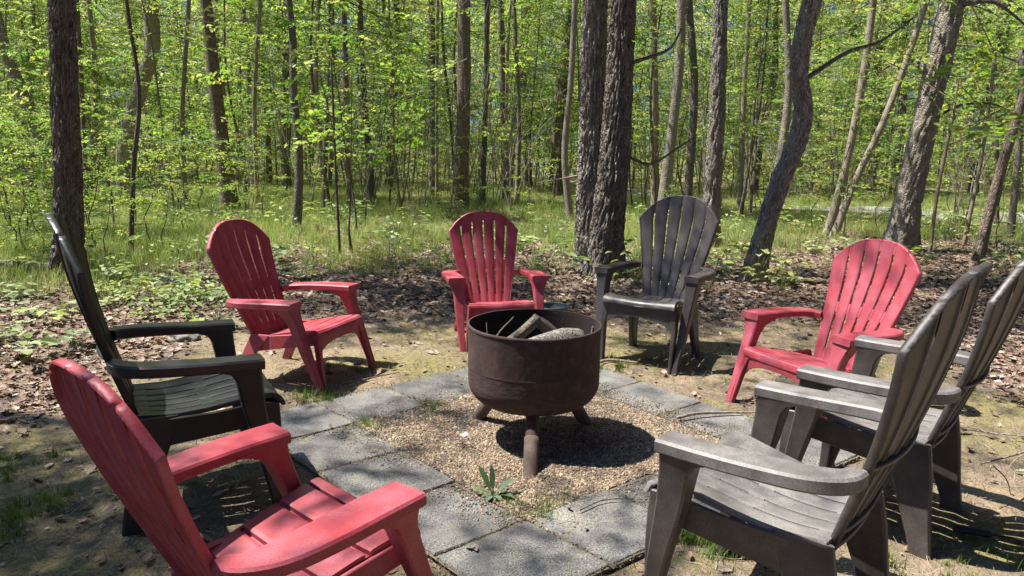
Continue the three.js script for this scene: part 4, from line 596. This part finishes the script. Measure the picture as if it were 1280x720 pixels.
{   // leafless shrubs of fine pale twigs
  const kinds = [0, 1, 2].map((k) => { const gs = []; for (let i = 0; i < 5; i++) { const a = rr(0, TAU), H = rr(1.6, 3.4), e = V(Math.cos(a) * rr(0.2, 0.8), H, Math.sin(a) * rr(0.2, 0.8)), m = e.clone().multiplyScalar(0.5).add(V(rr(-0.15, 0.15), 0, rr(-0.15, 0.15))); gs.push(tube([V(rr(-.1, .1), -0.05, rr(-.1, .1)), m, e], [0.011, 0.008, 0.004], 5)); for (let j = 0; j < 6; j++) { const p = m.clone().lerp(e, rr(-0.5, 1)), q = p.clone().add(V(rr(-0.6, 0.6), rr(0.1, 0.7), rr(-0.6, 0.6))); gs.push(tube([p, p.clone().lerp(q, 0.5).add(V(rr(-.05, .05), 0.04, rr(-.05, .05))), q], [0.005, 0.004, 0.003], 4)); } } return mergeGeometries(gs.map((g) => { g.deleteAttribute('uv'); return g; })); });
  const m1 = new THREE.MeshStandardMaterial({ color: col(0.24, 0.21, 0.17), roughness: 1 });
  for (let i = 0; i < 70; i++) { const d = rr(15, 32), u = rr(-40, 1320), x = (u - 640) / FOCAL * d, m = single('bare_shrub', kinds[i % 3], m1, ['leafless shrub of fine pale twigs in the undergrowth', 'spreading leafless shrub with crossing twigs in the undergrowth', 'upright leafless shrub of thin grey twigs in the undergrowth'][i % 3], 'shrub', 'leafless shrubs, kind ' + 'abc'[i % 3]); m.position.set(x, groundY(x, -d), -d); m.rotation.y = rr(0, TAU); m.scale.setScalar(rr(0.8, 1.5)); }
}
{   // the wood beyond, a mass of leaves
  const list = []; for (let i = 0; i < 36000; i++) { const d = 26 + 44 * R(), u = rr(-160, 1440), x = (u - 640) / FOCAL * d, y = groundY(x, -d) + 0.2 + 13.5 * R() ** 1.25; if (N3(x * 0.25, y * 0.25, d * 0.2) < -0.35) continue; list.push(sprayAt(V(x, y, -d), 2.0, 1, 0.7, paleGreens)); }
  instanced('distant_foliage', SPRAY[2], LEAF, list, scene);
}
// ---------------------------------------------------------------- the canopy that shades the clearing
{
  const host = [...[[-6.4, -1.0], [-7.6, -4.2], [-5.4, 1.9], [-10.4, -11.6], [-8.6, -8.2], [-3.2, 3.4]].map(([x, z], i) => { const o = thing('canopy_tree', ['tall oak at the clearing edge beside the left chairs', 'tall oak behind the black chair at the clearing edge', 'tall oak behind the camera side of the clearing', 'tall oak far back in the brush left of the dark trunk', 'tall oak in the brush left of the dark trunk', 'tall oak standing behind the nearest red chair'][i], 'tree', 'tall trees round the clearing'); o.position.set(x, groundY(x, z) - 0.05, z); const H = 12, { g, cv } = trunkGeo([V(0, 0, 0), V(rr(-.2, .2), 3, 0), V(rr(-.3, .3), 6, rr(-.3, .3)), V(rr(-.4, .4), 9, 0), V(0, H, 0)], [0.17, 0.15, 0.13, 0.1, 0.04], { sides: 20, gap: 0.3 }); part('trunk', g, BARK.oak, o); o.userData.list = []; o.userData.cv = cv; return o; }), tDark, tTwinA, tTwinB, tCurve, tLean];
  const shade = (x, z) => {
    const n = fbm(x * 0.7 + 5, z * 0.7 + 2, 3);
    let s = x > 2.8 && z > -4.5 ? 0 : 0.30;
    const reg = (x0, x1, z0, z1, v, f = 0.35) => { const k = ss(x0 - f, x0 + f, x) * (1 - ss(x1 - f, x1 + f, x)) * ss(z0 - f, z0 + f, z) * (1 - ss(z1 - f, z1 + f, z)); s = lerp(s, v, k); };
    reg(-4.5, -0.95, -3.25, 1.5, 1.0);  reg(-1.3, 0.6, -3.7, -1.9, 0.5); reg(-0.5, 1.0, -4.0, -2.95, 0.07, 0.2); reg(-0.9, -0.1, -4.2, -3.6, 0.4, 0.2); reg(-4.6, -1.6, -6.6, -3.4, 0.10); reg(-1.6, -0.2, -5.2, -4.0, 0.12); reg(-1.8, 5.5, -9.0, -5.7, 0.85); reg(0.2, 4.5, -9.4, -7.3, 0.3, 0.25); reg(-7, 8, -17, -9.2, 0.04); reg(0.5, 1.5, -5.6, -4.8, 0.65); reg(0.75, 2.6, -3.5, -1.2, 0.02, 0.15); reg(1.3, 2.2, -4.6, -3.5, 0.22, 0.15); reg(-0.8, 0.2, -2.3, -1.2, 0.35);
    return clamp(s + n * 1.9 * s * (1 - s));
  };
  for (let x = -6; x < 8; x += 0.42) for (let z = -17; z < 1.2; z += 0.42) {
    const gx = x + rr(-0.2, 0.2), gz = z + rr(-0.2, 0.2), s = shade(gx, gz); if (R() > s) continue;
    const h = rr(5.8, 10), p = V(gx + SUN.x / SUN.y * h, h, gz + SUN.z / SUN.y * h);
    let best = host[0], bd = 1e9; for (const o of host) { const q = Math.hypot(o.position.x - p.x, o.position.z - p.z) * (o.name.startsWith('canopy') ? 1 : 1.1); if (q < bd) { bd = q; best = o; } }
    const loc = p.clone().sub(best.position), n = Math.round(3 + s * s * 15 + (s > 0.9 ? 10 : 0));
    for (let k = 0; k < n; k++) best.userData.list.push(sprayAt(loc.clone().add(V(rr(-0.42, 0.42), rr(-0.3, 0.3), rr(-0.42, 0.42))), 0.9, 0.85, 0.5));
    if (bd < 6.5 && R() < 0.22) { const a = best.userData.cv.getPointAt(clamp((h - 1.5) / 13, 0.2, 0.95)), m = a.clone().lerp(loc, 0.5).add(V(0, 0.25, 0)); part('branch', tube([a, m, loc], [0.05, 0.028, 0.008], 6, 0.1), BARK.oak, best.children[0]); }
  }
  for (const o of [...host.filter((h) => h.name.startsWith('canopy')), ...trees]) { if (o.userData.list.length) instanced('crown', SPRAY[o.id % 3], LEAF, o.userData.list, o); delete o.userData.list; delete o.userData.cv; }
}
// ---------------------------------------------------------------- grass and small plants
{
  const tuft = (seed, n, h, spread) => { const rnd = mulberry(seed), acc = fresh(); for (let i = 0; i < n; i++) { const a = rnd() * TAU, r = rnd() * spread, L = h * (0.5 + 0.7 * rnd()), lean = 0.15 + rnd() * 0.7, w = 0.0022 + 0.0022 * rnd(), bx = Math.cos(a) * r, bz = Math.sin(a) * r, a2 = rnd() * TAU, dx = Math.cos(a2), dz = Math.sin(a2), o = acc.pos.length / 3; for (const t of [0, 0.45, 0.8, 1]) { const px = bx + dx * lean * L * t * t * 0.7, pz = bz + dz * lean * L * t * t * 0.7, py = L * t * (1 - 0.25 * lean * t), ww = w * (1 - t * 0.95); acc.pos.push(px - dz * ww, py, pz + dx * ww, px + dz * ww, py, pz - dx * ww); const k = 0.8 + 0.4 * rnd(); acc.col.push(k, k, k, k, k, k); } for (let t = 0; t < 3; t++) { const b = o + t * 2; acc.idx.push(b, b + 1, b + 3, b, b + 3, b + 2); } } return geoOf(acc); };
  const G = [tuft(1, 16, 0.19, 0.09), tuft(2, 14, 0.25, 0.1)], lists = [[], []], tone = [[0.28, 0.40, 0.07], [0.35, 0.44, 0.10], [0.42, 0.45, 0.15], [0.20, 0.33, 0.05], [0.48, 0.45, 0.22]];
  for (let i = 0; i < 52000; i++) { const d = 6.4 + 20 * R() ** 1.1, w = 1.5 + d * 0.74, x = rr(-w, w); if (R() > grassAt(x, -d) * 0.95) continue; const c = pick(tone), k = rr(0.7, 1.2); lists[i % 2].push([mtx(x, groundY(x, -d) - 0.01, -d, rr(-0.15, 0.15), rr(0, TAU), rr(-0.15, 0.15), rr(0.55, 1.25)), col(c[0] * k, c[1] * k, c[2] * k)]); }
  G.forEach((g, i) => instanced(numbered('meadow_grass'), g, GRASS, lists[i], scene));
  const small = tuft(5, 40, 0.07, 0.06), sl = [];
  for (const [x, z, r, n] of [[0.78, -2.42, 0.10, 26], [0.68, -2.5, 0.08, 14], [-1.9, -2.55, 0.18, 26], [-2.3, -2.9, 0.25, 30], [-0.42, -3.83, 0.05, 9], [-1.12, -3.95, 0.12, 12], [0.08, -2.63, 0.09, 12], [0.18, -2.72, 0.07, 6], [-0.72, -3.5, 0.08, 9], [-1.1, -4.6, 0.2, 10], [1.6, -2.2, 0.3, 20], [0.55, -4.65, 0.2, 12]]) for (let i = 0; i < n; i++) { const px = x + rr(-r, r), pz = z + rr(-r, r), k = rr(0.8, 1.2); sl.push([mtx(px, groundY(px, pz) - 0.006, pz, rr(-0.2, 0.2), rr(0, TAU), rr(-0.2, 0.2), rr(0.5, 1)), col(0.15 * k, 0.23 * k, 0.04 * k)]); }
  instanced('clearing_grass', small, GRASS, sl, scene);
  // low ground plants
  const herb = (seed, n, h, leaf, maple) => { const rnd = mulberry(seed), acc = fresh(); for (let i = 0; i < n; i++) { const a = rnd() * TAU, r = h * (0.25 + 0.75 * rnd()), y = h * (0.35 + 0.65 * rnd()), p = V(Math.cos(a) * r, y, Math.sin(a) * r), L = leaf * (0.7 + 0.6 * rnd()), d = V(Math.cos(a), -0.15 + 0.3 * rnd(), Math.sin(a)).normalize(), nn = V((rnd() - .5) * 0.7, 1, (rnd() - .5) * 0.7); nn.addScaledVector(d, -nn.dot(d)).normalize(); stemInto(acc, V(0, 0, 0), p, 0.002, [0.6, 0.7, 0.5]); const k = 0.85 + 0.3 * rnd(); maple ? mapleInto(acc, p, d, nn, L, [k, k, k]) : leafInto(acc, p, d, nn, L, L * 0.6, [k, k, k]); } return geoOf(acc); };
  const H = [herb(1, 12, 0.16, 0.085, true), herb(2, 16, 0.22, 0.09, false), herb(3, 9, 0.10, 0.075, true), herb(4, 20, 0.3, 0.085, false)];
  const shades = [[0.22, 0.30, 0.045], [0.30, 0.36, 0.05], [0.16, 0.25, 0.04]].map((c) => new THREE.MeshPhysicalMaterial({ color: col(...c), vertexColors: true, roughness: 1, transmission: 0.45, thickness: 0, side: THREE.DoubleSide }));
  const grow = (kind, x, z, s, label, group) => { const m = single('ground_plant', H[kind], shades[Math.floor(R() * 3)], label, 'plant', group); m.position.set(x, groundY(x, z), z); m.rotation.y = rr(0, TAU); m.scale.setScalar(s); };
  for (let i = 0; i < 40; i++) { const p = spot(rr(95, 285), 372, 6.6), z = -rr(5.7, 7.6); grow(pick([0, 1, 2, 3]), p.x * z / -6.6, z, rr(0.5, 1.15), 'leafy green plant in the patch behind the black chair', 'green patch behind the black chair'); }
  for (const [u, v] of [[8, 380], [40, 405], [62, 412], [95, 402], [35, 435], [90, 445], [8, 432], [30, 465], [150, 355], [110, 345], [20, 385], [3, 400], [55, 380], [270, 420], [15, 350], [128, 372], [290, 415]]) { const a = (360 - v) / FOCAL, ang = PITCH - Math.atan(a), d = EYE / Math.tan(ang) , p = spot(u, v, d); grow(pick([0, 2, 0]), p.x, p.z, rr(0.7, 1.1), 'small bright green seedling in the dead leaves beside the black chair', 'seedlings in the dead leaves'); }
  for (let i = 0; i < 120; i++) { const z = -rr(7.5, 17), w = 1 - z * 0.72, x = rr(-w, w); grow(pick([0, 1, 3, 3]), x, z, rr(0.9, 1.7), 'leafy herb growing among the meadow grass', 'herbs in the meadow grass'); }
  for (const [x, z, s] of [[2.75, -8.1, 1.3], [2.85, -7.8, 1.1], [2.5, -8.35, 1.2], [1.35, -8.0, 1.2], [1.5, -8.4, 1.6], [6.2, -9.1, 1.1]]) grow(3, x, z, s, 'green plant growing at the foot of a tree trunk', 'plants at the tree feet');
  // the weed by the fire pit
  const o = thing('broadleaf_weed', 'dark green weed with long leaves sprouting from the gravel edge', 'plant'); o.position.set(-0.065, groundY(-0.065, -2.77) + 0.012, -2.77); o.scale.setScalar(0.9);
  const wm = new THREE.MeshPhysicalMaterial({ color: col(0.06, 0.125, 0.038), roughness: 0.7, transmission: 0.3, thickness: 0, side: THREE.DoubleSide });
  for (const [a, el, L, W, dr] of [[2.45, 1.0, 0.17, 0.036, 0.2], [1.75, 1.25, 0.15, 0.026, 0.12], [0.45, 0.75, 0.16, 0.038, 0.5], [2.9, 0.5, 0.13, 0.03, 0.5], [-0.3, 0.5, 0.12, 0.036, 0.7], [0.1, 0.9, 0.11, 0.036, 0.6], [-1.0, 0.5, 0.08, 0.03, 0.7], [-2.0, 0.45, 0.08, 0.03, 0.6], [3.6, 0.5, 0.07, 0.022, 0.6]]) {
    const pos = [], idx = [], n = 10, d = V(Math.cos(a), 0, -Math.sin(a)), sd = V(Math.sin(a), 0, Math.cos(a));
    for (let i = 0; i <= n; i++) { const t = i / n, c = V(0, 0.005, 0).addScaledVector(d, Math.cos(el) * L * t).add(V(0, Math.sin(el) * L * t - dr * L * t * t * 0.6, 0)), w = W / 2 * (t < 0.3 ? 0.18 + t * 0.6 : Math.sin(Math.PI * clamp((t - 0.12) / 0.88)) ** 0.8) * (1 + 0.18 * Math.sin(i * 2.6)); for (const s of [-1, 0, 1]) { const p = c.clone().addScaledVector(sd, s * w).add(V(0, Math.abs(s) * w * 0.4, 0)); pos.push(p.x, p.y, p.z); } if (i < n) { const q = i * 3; idx.push(q, q + 1, q + 3, q + 1, q + 4, q + 3, q + 1, q + 2, q + 4, q + 2, q + 5, q + 4); } }
    const g = new THREE.BufferGeometry(); g.setAttribute('position', new THREE.Float32BufferAttribute(pos, 3)); g.setIndex(idx); g.computeVertexNormals(); part('leaf', g, wm, o);
  }
}
scene.traverse((m) => { if (m.isMesh) { m.castShadow = true; m.receiveShadow = true; } });
renderer.render(scene, camera);
